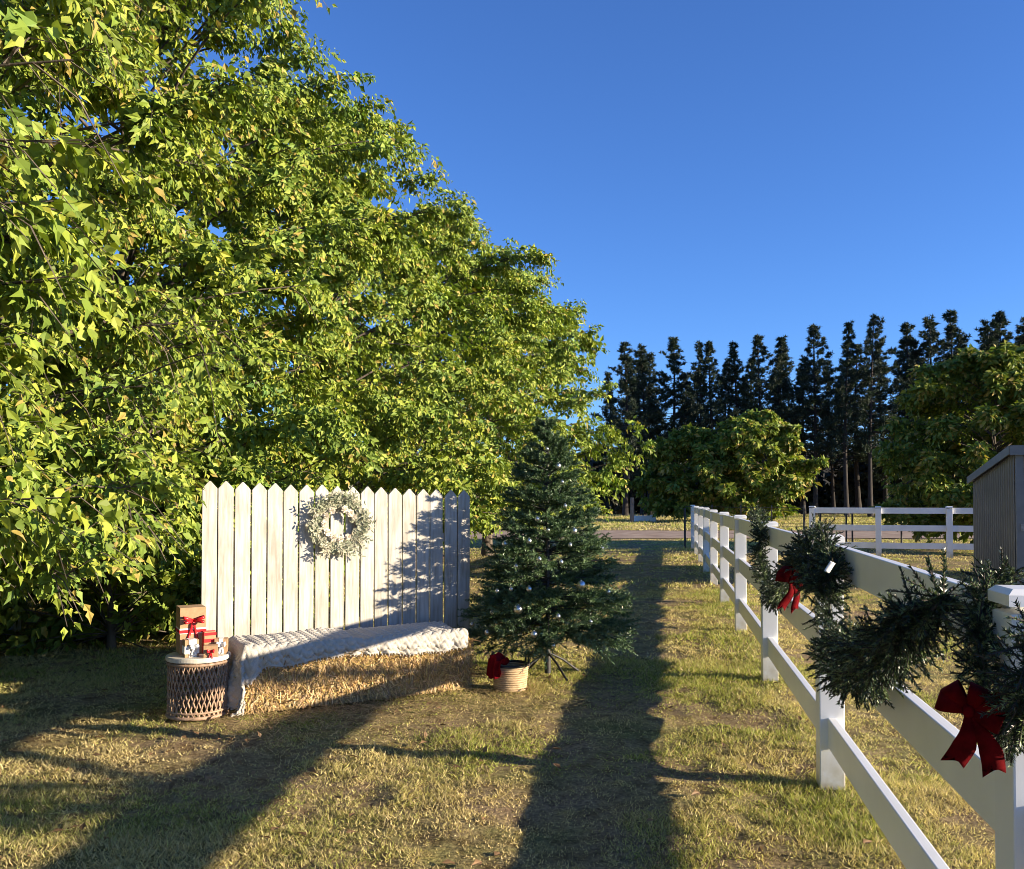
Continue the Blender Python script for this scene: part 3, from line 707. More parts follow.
    for px, py, r in spots:
        Y = XT.y; z = CAMH - (py - HY) / F * Y; x = (px - CX) / F * Y - XT.x
        R = rad(max(z, .41)) * 1.0; dy = -math.sqrt(max(R * R - x * x, .0)) * .97 - .03
        Yb = XT.y + dy
        b = mesh_obj('bauble', bmsh, M['silver'], None, at(px, py, Yb)); r *= .82; b.scale = (r, r, r * random.uniform(1, 1.12)); r /= .82
        tag(b, 'large shiny silver bauble hanging on the Christmas tree' if r > .04 else 'medium silver bauble hanging on the Christmas tree' if r > .027 else 'small silver bauble hanging on the Christmas tree', 'bauble', 'silver baubles on the christmas tree')
        mesh_obj('cap', capm, M['silver'], b, (0, 0, 1.05))
christmas_tree()

# ------------------------------------------------------------------ basket with red cloth
BK = Vector((-.015, 7.60, 0))
def basket():
    root = empty('woven_basket', BK); tag(root, 'small round woven basket with dark handles standing below the Christmas tree', 'basket')
    a = np.linspace(0, 2 * math.pi, 41)
    for k in range(11):
        z = .012 + k * .0185; r = .128 + .018 * k / 10
        tube_obj('weave_coil', [np.stack([np.cos(a) * r, np.sin(a) * r, z + .002 * np.sin(a * 20 + k * math.pi)], -1)], [.0105], M['basket'], root, 7)
    r = .147; tube_obj('rim', [np.stack([np.cos(a) * r, np.sin(a) * r, .212 + 0 * a], -1)], [.012], M['basket_rim'], root, 8)
    bm = bmesh.new(); bmesh.ops.create_circle(bm, cap_ends=True, segments=32, radius=.125); mesh_obj('basket_floor', bm_mesh('basket_floor', bm), M['basket'], root, (0, 0, .014))
    for s in (-1, 1):
        t = np.linspace(0, math.pi, 16)
        th = .25
        x = s * .148 + 0 * t; y = np.cos(t) * .058; z = .19 + np.sin(t) * .13
        tube_obj('handle', [np.stack([x * math.cos(th) - y * math.sin(th), x * math.sin(th) + y * math.cos(th), z], -1)], [.0085], M['basket_rim'], root, 7)
    # cloth spilling over the left of the rim
    rc = empty('red_cloth', BK + Vector((0, 0, .1))); tag(rc, 'crumpled dark red cloth spilling over the rim of the basket', 'cloth')
    n = 44; u = np.linspace(0, 1, n); v = np.linspace(-1, 1, n); U, W = np.meshgrid(u, v, indexing='ij')
    ang = math.radians(215) + W * .62 + .12 * np.sin(U * 6)
    rad = .02 + .155 * np.clip(U / .55, 0, 1) + .012 * np.clip((U - .55) / .45, 0, 1) + .016 * np.sin(W * 11 + U * 3) * U
    z = np.where(U < .55, .135 + .05 * np.sin(U / .55 * math.pi * .5) + .045 * np.sin(U * 5) * np.cos(W * 5), 0)
    z0 = .135 + .05 + .045 * math.sin(.55 * 5) * np.cos(W * 5)
    drop = np.clip((U - .55) / .45, 0, 1); z = np.where(U < .55, z, z0 - drop * (.19 - .07 * np.abs(W)))
    z = z + .012 * (vnoise(U, W, 40, .09) - .5)
    V = np.stack([np.cos(ang) * rad, np.sin(ang) * rad, z], -1).reshape(-1, 3)
    i, j = np.meshgrid(np.arange(n - 1), np.arange(n - 1), indexing='ij'); q = i * n + j
    o = mesh_obj('cloth_fold', np_mesh('cloth_fold', V, np.stack([q, q + n, q + n + 1, q + 1], -1).reshape(-1, 4), smooth=True), M['red_cloth'], rc)
    md = o.modifiers.new('t', 'SOLIDIFY'); md.thickness = .004
basket()

# ------------------------------------------------------------------ garlands and bows on the fence
def fz(px, py, off=-.13):
    """point on the plane just left of the fence, under that pixel"""
    # X = .93+.169Y + off/cos ; X = (px-CX)/F*Y
    Y = (.93 + off) / ((px - CX) / F - .169)
    return at(px, py, Y)
def smooth_path(pts, n):
    P = np.array([tuple(p) for p in pts]); d = np.concatenate([[0], np.cumsum(np.linalg.norm(np.diff(P, axis=0), axis=1))])
    t = np.linspace(0, d[-1], n); Q = np.stack([np.interp(t, d, P[:, k]) for k in range(3)], -1)
    for _ in range(3): Q[1:-1] = (Q[:-2] + 2 * Q[1:-1] + Q[2:]) / 4
    return Q, d[-1]
def garland(label, pts, per_m=230, tl=.11, nl=.021, nw=.0072, thick=1.0, glint=.0, parent=None, root=None, nn=46):
    if root is None:
        base = Vector(pts[0]); base = Vector((base.x, base.y, 0)); root = empty('fir_garland', base); tag(root, label, 'garland', 'fir garlands on the white fence')
    base = np.array(root.location)
    P, L = smooth_path(pts, 60); P = P - base
    tube_obj('garland_wire', [P], [.007], M['steel_dark'], root, 5)
    n = int(per_m * L); idx = RNG.random(n) * 58; i0 = idx.astype(int); fr = (idx - i0)[:, None]
    p = P[i0] * (1 - fr) + P[i0 + 1] * fr; tan = unit(P[i0 + 1] - P[i0]) * RNG.choice([-1, 1], (n, 1))
    r = RNG.normal(size=(n, 3)); r -= tan * (r * tan).sum(1, keepdims=True); r = unit(r)
    D = unit(r + tan * RNG.uniform(.2, 1.0, (n, 1)) + np.array([0, 0, -.15])); Ln = RNG.uniform(.6, 1.2, n) * tl * thick
    g = RNG.random((n, 1)); col = np.array([.012, .032, .011]) * (1 - g ** 4) + np.array([.22, .29, .12]) * g ** 4  # few bright tips: sunlit highlights painted into the needle colour
    V, T, C = tip_needles(p, D, Ln, nn, nl, nw, col, 1.0)
    o = mesh_obj('needles', np_mesh('needles', V, T, C), M['needle'], root); o['kind'] = 'stuff'
    st = [np.array([a, a + d * l]) for a, d, l in zip(p, D, Ln)]
    tube_obj('twig', st, [.0022] * len(st), M['pine_bark'], root, 3)
    return root
g1 = garland('fir garland draped over the fence post with the paper tag, looping round a red bow',
        [fz(757, 512, 0.0), fz(761, 530, -.10), fz(757, 556), fz(768, 590), fz(772, 603), fz(781, 585), fz(793, 562), fz(803, 545, -.16), fz(812, 530, -.1), fz(818, 533, -.1)], thick=.95)
garland('', [fz(816, 532, -.10), fz(808, 552, -.18), fz(808, 580, -.2), fz(820, 588, -.18), fz(833, 575, -.12), fz(826, 548, -.10), fz(822, 530, -.10)], per_m=200, root=g1)
g2 = garland('fir garland swag with a low sagging loop between two white fence posts',
        [fz(826, 548, -.08), fz(830, 580, -.12), fz(828, 620, -.14), fz(828, 655, -.15), fz(842, 676, -.16), fz(868, 672, -.16), fz(897, 650, -.16), fz(920, 622, -.15), fz(938, 600, -.12), fz(952, 588, -.06)], per_m=300, tl=.135)
garland('', [fz(836, 640, -.16), fz(862, 650, -.2), fz(890, 632, -.2), fz(915, 606, -.18)], per_m=260, tl=.12, root=g2)
g3 = garland('thick dark fir garland bunched round the tall fence post above a large red bow',
        [fz(1016, 572, .05), fz(1000, 578, .02), fz(984, 590, -.06), fz(976, 620, -.10), fz(978, 655, -.12), fz(984, 690, -.12), fz(994, 716, -.12)], per_m=430, tl=.082, nl=.020, nw=.0042, nn=40)
garland('', [fz(994, 716, -.12), fz(1010, 728, -.13), fz(1022, 712, -.15), fz(1026, 680, -.16), fz(1024, 645, -.16), fz(1042, 620, -.12)], per_m=430, tl=.092, nl=.020, nw=.0042, nn=40, root=g3)

def velvet_bow(label, p, size, yaw, right):
    """bow of four loops and two swallow tails in wide ribbon"""
    root = empty('red_bow', p, yaw); tag(root, label, 'bow', 'red velvet bows on the garlands')
    # local: x across, z up, -y towards viewer
    w = .085 * size
    for a, L in ((.35, .15), (math.pi - .30, .13), (1.15, .12), (math.pi - .95, .13), (-.35, .14)):
        L *= size; d = np.array([math.cos(a), 0, math.sin(a)]); t = np.linspace(0, 1, 18)
        out = np.array([0, -1.0, 0]); s = np.cross(d, out)
        c = d[None] * (L * np.sin(t * math.pi) ** .8)[:, None] + out[None] * (.055 * size * np.sin(t * 2 * math.pi) + .02 * size)[:, None]
        wid = w * (.35 + .65 * np.sin(t * math.pi) ** .6) / 2
        strip_mesh('bow_loop', c, s[None] * wid[:, None], M['red_velvet'], root, .002)
    for a, L in ((-1.85, .27), (-1.25, .30)):
        L *= size; t = np.linspace(0, 1, 14); d = np.array([math.cos(a), 0, math.sin(a)]); s = np.array([-d[2], 0, d[0]])
        c = d[None] * (L * t)[:, None] + np.array([0, -1.0, 0])[None] * (.03 * size * np.sin(t * 5) + .015 * size)[:, None] + np.array([0.03, 0, 0])[None] * (np.sin(t * 3) * size)[:, None]
        wid = w * (.3 + .85 * np.clip(t * 1.6, 0, 1)) / 2
        n = len(t)
        # swallow tail: middle line shorter than the edges
        mid = c.copy(); mid[-1] = c[-1] - d * .045 * size
        V = np.concatenate([c - s * wid[:, None], mid + np.array([0, -.008 * size, 0]), c + s * wid[:, None]]); k = np.arange(n - 1)
        Q = np.concatenate([np.stack([k, k + 1, k + n + 1, k + n], -1), np.stack([k + n, k + n + 1, k + 2 * n + 1, k + 2 * n], -1)])
        o = mesh_obj('bow_tail', np_mesh('bow_tail', V, Q, smooth=True), M['red_velvet'], root); md = o.modifiers.new('t', 'SOLIDIFY'); md.thickness = .002
    bm = bmesh.new(); bmesh.ops.create_uvsphere(bm, u_segments=14, v_segments=10, radius=1); bmesh.ops.transform(bm, matrix=Matrix.Diagonal((.026 * size, .024 * size, .034 * size, 1)), verts=bm.verts)
    mesh_obj('knot', bm_mesh('knot', bm, True), M['red_velvet'], root, (0, -.03 * size, 0))
velvet_bow('large red velvet bow with forked tails hanging from the thick dark garland', fz(966, 708, -.245), .50, -.5, 1)
velvet_bow('red velvet bow hanging inside the garland loop near the white paper tag', fz(787, 580, -.25), .62, .5, 1)
def paper_tag():
    p = fz(829, 567, -.24); root = empty('paper_tag', p, .2); root.scale = (.42,) * 3; tag(root, 'small white paper tag clipped to the garland at the fence post', 'tag')
    t = np.linspace(-1, 1, 9); c = np.stack([.035 * t + 0, -.003 * t * t, .05 * t], -1); o = strip_mesh('tag_card', c, np.array([.028, 0, -.014]), M['paper_tag'], root, .0008)
    t = np.linspace(0, 1, 5); tube_obj('tag_string', [np.stack([.035 + .02 * t, -.01 + .06 * t, .05 + .04 * t], -1)], [.0012], M['twine'], root, 4)
paper_tag()

# ------------------------------------------------------------------ broadleaf trees
GREENS = np.array([(.252, .312, .044), (.178, .246, .037), (.325, .368, .066), (.132, .185, .030)])
def bezier(a, b, c, n):
    t = np.linspace(0, 1, n)[:, None]; return (1 - t) ** 2 * a + 2 * t * (1 - t) * b + t * t * c
def leafy_tree(name, label, loc, H, R, zlow, n_limb, n_twig, n_leaf, ls, seed, trunk_r=.13, extra=(), single=0, group=None, cat='tree', face=None, zmax_r=.5, tips=.07, dark=1.0, twigs=True, holes=.32):
    """tapered trunk, curved limbs that end on an uneven crown outline, twigs on the limbs and leaves on the twigs"""
    rg = np.random.default_rng(seed)
    root = empty(name, loc); tag(root, label, cat, group)
    base = np.array(loc, float)
    # trunk
    t = np.linspace(0, 1, 9); wob = np.stack([np.sin(t * 4 + seed) * .1 * t, np.cos(t * 3 + seed) * .1 * t, t * H * .82], -1); wob[0, 2] = -.08
    trunk_path = wob
    tr = trunk_r * (1 - .85 * t) * (1 + .5 * np.exp(-t * 18))
    V, Q = tube_np([trunk_path], [tr], 10)
    trunk = mesh_obj('trunk', np_mesh('trunk', V, Q, smooth=True), M['bark'], root)
    limbs, lr = [], []; ends = []
    ph = rg.random(6) * 6.28
    for i in range(n_limb + len(extra)):
        if i < n_limb:
            zf = ((i + rg.random()) / n_limb) ** .92; z = zlow + (H - zlow) * zf
            prof = math.sin(math.pi * min(1, max(.0, (.12 + .88 * (zf ** (.62 if zf < 1 else 1)))))) if False else (1 - abs((zf - zmax_r * .8) / (1 - zmax_r * .8 if zf > zmax_r * .8 else zmax_r * .8 * 1.9)) ** 2.2) ** .6
            th = rg.random() * 2 * math.pi
            if face is not None and rg.random() < .45: th = face + rg.normal() * .9
            lump = 1 + .13 * math.sin(3 * th + z * 1.3 + ph[0]) + .10 * math.sin(5 * th - z * 2.1 + ph[1]) + .06 * math.sin(9 * th + z * 3 + ph[2])
            r = R * max(prof, .12) * lump * rg.uniform(.62, 1.06) ** .7
            end = np.array([math.cos(th) * r, math.sin(th) * r, z])
        else:
            end = np.array(extra[i - n_limb]) - base; z = end[2]; r = math.hypot(end[0], end[1])
        zs = max(.15 if cat == 'shrub' else .55, min(H * .76, z - r * rg.uniform(.15, .55) - .1)); f = zs / (H * .82)
        st = np.array([np.interp(f, t, trunk_path[:, 0]), np.interp(f, t, trunk_path[:, 1]), zs])
        mid = (st + end) / 2 + np.array([0, 0, r * rg.uniform(.08, .28)]) + rg.normal(size=3) * .12
        pth = bezier(st, mid, end, 10); limbs.append(pth); lr.append(np.linspace(.032 * trunk_r / .16 * (.5 + r / R * .6), .004, 10))
    V, Q = tube_np(limbs, lr, 5); mesh_obj('limb', np_mesh('limb', V, Q, smooth=True), M['bark'], root)['kind'] = 'stuff'
    # twigs
    nl = len(limbs); LP = np.array(limbs)
    k = np.repeat(np.arange(nl), n_twig); m = len(k)
    s = np.clip(1 - np.abs(rg.normal(size=m)) * .33, .22, 1.0) * 9; i0 = np.minimum(s.astype(int), 8); fr = (s - i0)[:, None]
    P0 = LP[k, i0] * (1 - fr) + LP[k, i0 + 1] * fr; LD = unit(LP[k, i0 + 1] - LP[k, i0])
    out = unit(P0 * np.array([1, 1, .25]) - np.array([0, 0, H * .1]))
    TD = unit(LD * .7 + out * .5 + rg.normal(size=(m, 3)) * .62 + np.array([0, 0, .12])); TL = rg.uniform(.30, .62, m) * (R / 3.4) ** .5
    if twigs:
        tp = []
        for a, d, l in zip(P0, TD, TL):
            e_ = a + d * l + base
            if (e_[2] < 2.05 and e_[0] > -.36 * e_[1] and e_[1] < 7.6) or (e_[2] < 1.45 and e_[1] < 4.9) or (e_[2] < 1.05 and e_[0] < -2.8 and e_[1] < 6.2): continue
            tp.append(np.array([a, a + d * l * .5, a + d * l + np.array([0, 0, -.42 * l])]))
        V, Q = tube_np(tp, [np.array([.006, .004, .002])] * len(tp), 3); mesh_obj('twig', np_mesh('twig', V, Q), M['bark'], root)
    # leaves in drooping pairs along each twig
    n = m * n_leaf; kk = np.repeat(np.arange(m), n_leaf); tt = (np.tile(np.arange(n_leaf), m) + rg.random(n)) / n_leaf
    tt = .12 + .9 * tt
    LPs = P0[kk] + TD[kk] * (TL[kk] * tt)[:, None] - np.array([0, 0, 1]) * (.42 * TL[kk] * tt * tt)[:, None]
    side = np.cross(TD[kk], rg.normal(size=(n, 3)) * .5 + np.array([0, 0, 1])) * rg.choice([-1, 1], n)[:, None]
    LPs = LPs + unit(side) * rg.uniform(0, .11, n)[:, None] * (ls / .1) ** .5
    D = unit(side * .8 + TD[kk] * .5 + rg.normal(size=(n, 3)) * .35 + np.array([0, 0, -.75]))
    N = unit(out[kk] * .55 + rg.normal(size=(n, 3)) * .68 + np.array([SUN_DIR.x, SUN_DIR.y, .35]) * .75)
    S = ls * 1.2 * rg.uniform(.45, 1.25, n) * (1.1 - .3 * tt)
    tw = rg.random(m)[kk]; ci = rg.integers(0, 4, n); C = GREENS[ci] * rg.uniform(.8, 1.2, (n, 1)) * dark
    hue = rg.normal(size=m)[kk][:, None] * .09; C = C * np.concatenate([1 + hue, 1 + hue * .3, 1 - hue], 1)
    red = (rg.random(n) < np.where(tt > .8, tips * 2.6, tips * .35)) & (tw > .3); C[red] = np.array([.38, .29, .075]) * rg.uniform(.7, 1.15, (red.sum(), 1))
    keep = (LPs[:, 2] > (.06 if cat == 'shrub' else .25)) & ~((LPs[:, 2] < 1.45 - .25 * np.clip(LPs[:, 1] + base[1] - 4.2, 0, 2)) & (LPs[:, 1] + base[1] < 4.9) & (LPs[:, 1] + base[1] > 1)) & ~((LPs[:, 2] < 1.0) & (LPs[:, 0] + base[0] < -2.8) & (LPs[:, 1] + base[1] < 6.2) & (cat == 'tree')) & ~((LPs[:, 2] < 2.0) & (LPs[:, 0] + base[0] > -.35 * (LPs[:, 1] + base[1]) + .03) & (LPs[:, 1] + base[1] < 7.6)); hole = .5 * vnoise(LPs[:, 0] + 3 * LPs[:, 1] + 50, LPs[:, 2] + 50, 61 + seed, .75 * (R / 3.5)) + .5 * vnoise(LPs[:, 1] - LPs[:, 0] + 90, LPs[:, 2] + 20, 62 + seed, .6 * (R / 3.5)); keep &= hole > holes
    back = (LPs[:, :2] * -unit(base[:2])).sum(1) < -.12 * R; back |= (LPs[:, 0] + base[0] < -.62 * np.maximum(LPs[:, 1] + base[1], 0) - 1.2); keep &= ~(back & (rg.random(len(LPs)) < .5)); S = np.where(back, S * 1.6, S)
    LPs, D, N, S, C = LPs[keep], D[keep], N[keep], S[keep], C[keep]
    if single:
        Wp = LPs + base; dist = np.linalg.norm(Wp - np.array([0, 0, CAMH]), axis=1)
        px = CX + Wp[:, 0] / np.maximum(Wp[:, 1], .1) * F; py = HY - (Wp[:, 2] - CAMH) / np.maximum(Wp[:, 1], .1) * F
        inv = (px > 5) & (px < 1019) & (py > 5) & (py < 864) & (Wp[:, 1] > .5)
        score = np.where(inv, S / dist, -1); pick = np.argsort(-score)[:single]; pick = pick[score[pick] > 0]
        mset = []
        for j in range(4):
            V, Q = leaves_np(np.zeros((1, 3)), np.array([[0, 1.0, 0]]), np.array([[0, 0, 1.0]]), np.ones(1), MAPLE_T, MAPLE_Q)
            mset.append(np_mesh('leaf', V, Q, GREENS[j] * 1.05 * dark)); mset[-1].materials.append(M['leaf'])
        for q in pick:
            d = unit(D[q]); x = unit(np.cross(d, N[q])); nn = np.cross(x, d)
            o = bpy.data.objects.new('leaf', mset[int(q) % 4]); link(o, root)
            o.matrix_local = Matrix.Translation(LPs[q]) @ Matrix((x, d, nn)).transposed().to_4x4() @ Matrix.Scale(float(S[q]), 4)
        mk = np.ones(len(LPs), bool); mk[pick] = False; LPs, D, N, S, C = LPs[mk], D[mk], N[mk], S[mk], C[mk]
    near = np.linalg.norm(LPs + base, axis=1) < 5.6 if single else np.zeros(len(LPs), bool); far_ = ~near
    mid = far_ & (np.linalg.norm(LPs + base, axis=1) < 8.5) if single else near; far_ = far_ & ~mid
    V, Q = leaves_np(LPs[far_], D[far_], N[far_], S[far_], KITE_T, KITE_Q); CC = np.repeat(C[far_], 4, 0)
    if mid.any():
        V2, Q2 = leaves_np(LPs[mid], D[mid], N[mid], S[mid])
        Q = np.concatenate([Q, Q2 + len(V)]); V = np.concatenate([V, V2]); CC = np.concatenate([CC, np.repeat(C[mid], 6, 0)])
    if near.any():
        V2, Q2 = leaves_np(LPs[near], D[near], N[near], S[near], MAPLE_T, MAPLE_Q)
        Q = np.concatenate([Q, Q2 + len(V)]); V = np.concatenate([V, V2]); CC = np.concatenate([CC, np.repeat(C[near], 9, 0)])
    o = mesh_obj('crown', np_mesh('crown', V, Q, CC), M['leaf'], root); o['kind'] = 'stuff'
    return root
GR = 'broadleaf trees in the row on the lawn'
leafy_tree('maple_tree', 'bright green tree with big drooping leaves, first of the row before the picket panel', (-5.6, 3.5, 0), 8.0, 3.4, 1.25, 135, 18, 34, .094, 1, group=GR, single=150, face=.2,
           extra=[(-1.75, 3.55, 3.35), (-1.95, 3.7, 3.75), (-2.2, 4.1, 2.6), (-2.0, 3.9, 2.9), (-2.5, 4.6, 1.6), (-2.1, 4.0, 3.2)])
leafy_tree('maple_tree', 'bright green tree whose low bough droops beside the picket panel and gifts', (-5.45, 7.3, 0), 8.5, 3.3, 1.0, 165, 18, 36, .086, 2, group=GR, single=150, face=-.3,
           extra=[(-2.62, 5.4, 1.12), (-2.75, 5.5, 1.3), (-3.1, 5.3, 1.4), (-3.3, 5.2, 1.2), (-2.9, 5.2, 1.6), (-3.5, 5.4, 1.0), (-3.3, 5.0, 1.75), (-3.0, 5.6, 2.0), (-3.7, 6.0, 1.3), (-3.6, 6.6, 1.2), (-3.4, 6.8, 1.6), (-2.95, 5.5, 1.25), (-3.2, 5.6, 1.15), (-2.75, 6.5, 1.95), (-2.8, 6.5, 2.15), (-3.0, 6.4, 2.0), (-2.6, 6.4, 2.4), (-2.3, 6.7, 2.7)])
leafy_tree('maple_tree', 'tall green tree standing directly behind the picket panel', (-4.9, 11.4, 0), 9.2, 3.6, .9, 165, 18, 44, .086, 3, group=GR, face=-.3, twigs=False)
leafy_tree('maple_tree', 'green tree in the row behind the Christmas tree and picket panel end', (-3.8, 15.8, 0), 8.4, 3.6, .9, 150, 16, 40, .098, 4, group=GR, face=-.4, twigs=False)
leafy_tree('maple_tree', 'green tree second from the driveway end of the tree row', (-2.3, 20.4, 0), 8.1, 3.8, 1.0, 140, 15, 36, .108, 5, group=GR, face=-.4, twigs=False)
leafy_tree('maple_tree', 'last green tree of the row towards the gravel driveway', (-.7, 25.4, 0), 8.2, 3.9, 1.1, 130, 14, 34, .118, 6, group=GR, face=-.4, twigs=False)
leafy_tree('maple_tree', 'unseen green tree added beyond the row, away from the driveway, to block sky light', (-6.4, -1.0, 0), 8.3, 3.5, 1.0, 70, 14, 11, .18, 7, group=GR, twigs=False)  # out of view, added to keep blue sky light off the fence rails
# darker trees behind the row fill the shade beneath the crowns
GB = 'shaded trees behind the row'
for i, (x, y, h, r) in enumerate(((-9.5, 10.5, 6.5, 3.2), (-8.8, 15.5, 6.5, 3.4), (-7.5, 21.0, 6.5, 3.4))):
    leafy_tree('shade_tree', ['dark leafy tree in deep shade behind the low bough', 'dark leafy tree in deep shade behind the picket panel', 'dark leafy tree in deep shade behind the middle of the tree row'][i],
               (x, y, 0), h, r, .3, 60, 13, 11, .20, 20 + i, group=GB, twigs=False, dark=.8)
for i, (x, y, h, r) in enumerate(((-4.3, 9.7, 2.2, 1.15), (-6.1, 9.3, 2.6, 1.3), (-7.6, 9.0, 2.6, 1.4), (-3.4, 10.9, 2.0, 1.0), (-5.3, 12.6, 2.6, 1.4))):
    leafy_tree('understorey_shrub', ['leafy shrub in shade at the edge of the picket panel', 'leafy shrub in shade behind the gifts and low bough', 'leafy shrub in shade under the largest drooping tree', 'leafy shrub hidden low behind the picket panel', 'leafy shrub at the trunk of the tree behind the panel'][i],
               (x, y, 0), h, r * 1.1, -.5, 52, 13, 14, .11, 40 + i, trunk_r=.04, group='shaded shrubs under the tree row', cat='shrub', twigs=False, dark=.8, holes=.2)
GM = 'round trees near the driveway'
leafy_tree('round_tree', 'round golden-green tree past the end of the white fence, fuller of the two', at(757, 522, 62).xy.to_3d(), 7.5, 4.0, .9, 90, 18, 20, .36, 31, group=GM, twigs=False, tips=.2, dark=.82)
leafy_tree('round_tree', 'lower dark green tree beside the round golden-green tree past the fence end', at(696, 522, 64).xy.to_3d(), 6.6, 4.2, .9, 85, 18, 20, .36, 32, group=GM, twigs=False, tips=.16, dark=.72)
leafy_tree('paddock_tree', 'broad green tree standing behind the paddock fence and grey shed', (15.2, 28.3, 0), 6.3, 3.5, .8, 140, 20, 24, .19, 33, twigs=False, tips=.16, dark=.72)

# ------------------------------------------------------------------ pine windbreak
def pine_variant(seed, H=20.0):
    rg = np.random.default_rng(seed)
    t = np.linspace(0, 1, 12); tp = np.stack([.25 * np.sin(t * 3 + seed), .25 * np.cos(t * 2.3 + seed), t * H], -1); tp[0, 2] = -.2
    tr = np.interp(t, [0, .05, 1], [.34, .24, .03])
    Vt, Qt = tube_np([tp], [tr], 8)
    limbs, rr, P, D, L = [], [], [], [], []
    z = H * rg.uniform(.18, .34); wf = rg.uniform(3.5, 5.2); pw = rg.uniform(.9, 1.4); a1 = rg.random() * 6.28; lean = rg.normal(size=2) * .35
    tp[:, :2] += lean * (t ** 1.6)[:, None]
    Vt, Qt = tube_np([tp], [tr], 8)
    while z < H * .985:
        f = (z / H - .2) / .8
        Rz = (wf * (1 - f) ** pw * min(1, .4 + f * 2.4) + .15) * rg.uniform(.45, 1.35)
        nb = rg.integers(2, 5)
        if f < .25 and rg.random() < .3: nb = 2
        a0 = rg.random() * 6.28
        for k in range(nb):
            a = a0 + k * 6.28 / nb + rg.normal() * .3; Lb = Rz * rg.uniform(.5, 1.15) * (1 + .3 * math.cos(a - a1)); up = .10 + .55 * f + rg.normal() * .12
            o = np.array([np.interp(z, tp[:, 2], tp[:, 0]), np.interp(z, tp[:, 2], tp[:, 1]), z])
            e = o + np.array([math.cos(a) * Lb, math.sin(a) * Lb, Lb * up]); m = (o + e) / 2 + np.array([0, 0, -.08 * Lb])
            pth = bezier(o, m, e, 6); limbs.append(pth); rr.append(np.linspace(.05 * (1 - f) + .02, .012, 6))
            dens = int(4 + Lb * 5.5)
            for j in range(dens):
                s = 1 - abs(rg.normal()) * .32
                if s < .2: continue
                s *= 5; i0 = min(int(s), 4); p = pth[i0] * (1 - s + i0) + pth[i0 + 1] * (s - i0)
                d = unit(unit(e - o) * .6 + rg.normal(size=3) * .6 + np.array([0, 0, .35]))
                P.append(p + rg.normal(size=3) * .12 * (1 - .5 * f)); D.append(d); L.append(rg.uniform(.3, .75) * (1 - .7 * f))
        z += rg.uniform(.35, .7) * (1 - .45 * f)
    Vl, Ql = tube_np(limbs, rr, 4)
    P, D, L = np.array(P), np.array(D), np.array(L); n = len(P); nn = 15
    t = rg.random((n, nn)); base = P[:, None] + D[:, None] * (L[:, None] * t)[..., None]
    r = rg.normal(size=(n, nn, 3)); d = unit(unit(r) * .9 + D[:, None] * .8) * rg.uniform(.22, .42, (n, nn, 1))
    V, T = blades_np(base.reshape(-1, 3), d.reshape(-1, 3), np.full(n * nn, .085))
    C = np.array([.024, .040, .020]) * rg.uniform(.7, 1.35, (n, 1)); C = np.repeat(C, nn * 3, 0)
    return (np_mesh('trunk', Vt, Qt, smooth=True), np_mesh('limb', Vl, Ql), np_mesh('needles', V, T, C))
PV = [pine_variant(100 + i) for i in range(7)]
def pine(px, top, Y, vi, rz, label, wide=1.0):
    X = (px - CX) / F * Y; h = CAMH + (HY - top) / F * Y
    root = empty('pine_tree', (X, Y, 0), rz); tag(root, label, 'pine tree', 'pine trees in the windbreak'); s = h / 20
    root.scale = (s * wide, s * wide, s)
    for me, mt, nm in zip(PV[vi], ('pine_bark', 'pine_bark', 'pine'), ('trunk', 'limb', 'needles')):
        o = mesh_obj(nm, me, M[mt], root)
        if nm != 'trunk': o['kind'] = 'stuff'
def PINE_L(px):
    for lim, t in ((640, 'dark pine tree standing behind the driveway end of the tree row'), (735, 'dark pine tree rising behind the lower dark green tree past the fence'), (800, 'dark pine tree rising behind the round golden-green tree'), (890, 'tall dark pine tree with bare lower trunk above the white paddock fence'), (2000, 'dark pine tree rising behind the broad paddock tree and shed')):
        if px < lim: return t
spec = [(627, 341), (645, 343), (671, 337), (700, 340), (712, 341), (737, 340), (760, 334), (780, 336), (813, 324), (848, 321), (873, 314), (905, 322), (930, 316), (957, 309), (985, 318), (1005, 311), (1030, 316), (1052, 322), (1075, 318)]
for i, (px, top) in enumerate(spec):
    pine(px, top, 84 + random.uniform(-3, 4) - (i * .35), (i * 3 + i // 4) % 7, random.random() * 6.28, PINE_L(px), random.uniform(.95, 1.25))
for i, px in enumerate(range(603, 1090, 25)):
    pine(px + random.uniform(-8, 8), 366 - (px - 600) * .06 + random.uniform(-14, 14), 96 + random.uniform(-3, 3), (i * 2 + 1) % 7, random.random() * 6.28, 'pine tree filling the second rank behind the windbreak row', random.uniform(1.0, 1.4))

def leaf_mass(name, label, centres, radii, n, ls, col, mat='pine', cat='shrubs'):
    """one dense belt of foliage far away that reads as a single mass"""
    root_pts = np.repeat(np.arange(len(centres)), n)
    C = np.array(centres)[root_pts]; R = np.array(radii)[root_pts]; m = len(C)
    d = unit(RNG.normal(size=(m, 3))) * (RNG.random((m, 1)) ** .45); P = C + d * R; P[:, 2] = np.abs(P[:, 2]) + .05
    V, Q = leaves_np(P, RNG.normal(size=(m, 3)) + [0, 0, -.3], d + RNG.normal(size=(m, 3)) * .6, ls * RNG.uniform(.6, 1.3, m), wide=1.3)
    cc = np.array(col) * RNG.uniform(.6, 1.4, (m, 1)); o = mesh_obj(name, np_mesh(name, V, Q, np.repeat(cc, 6, 0)), M[mat]); tag(o, label, cat, kind='stuff')
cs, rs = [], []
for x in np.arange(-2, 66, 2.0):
    h = RNG.uniform(3.5, 7.0); cs.append((x + RNG.normal(), 101 + RNG.normal() * 2, h * .3)); rs.append((2.2, 2.0, h))
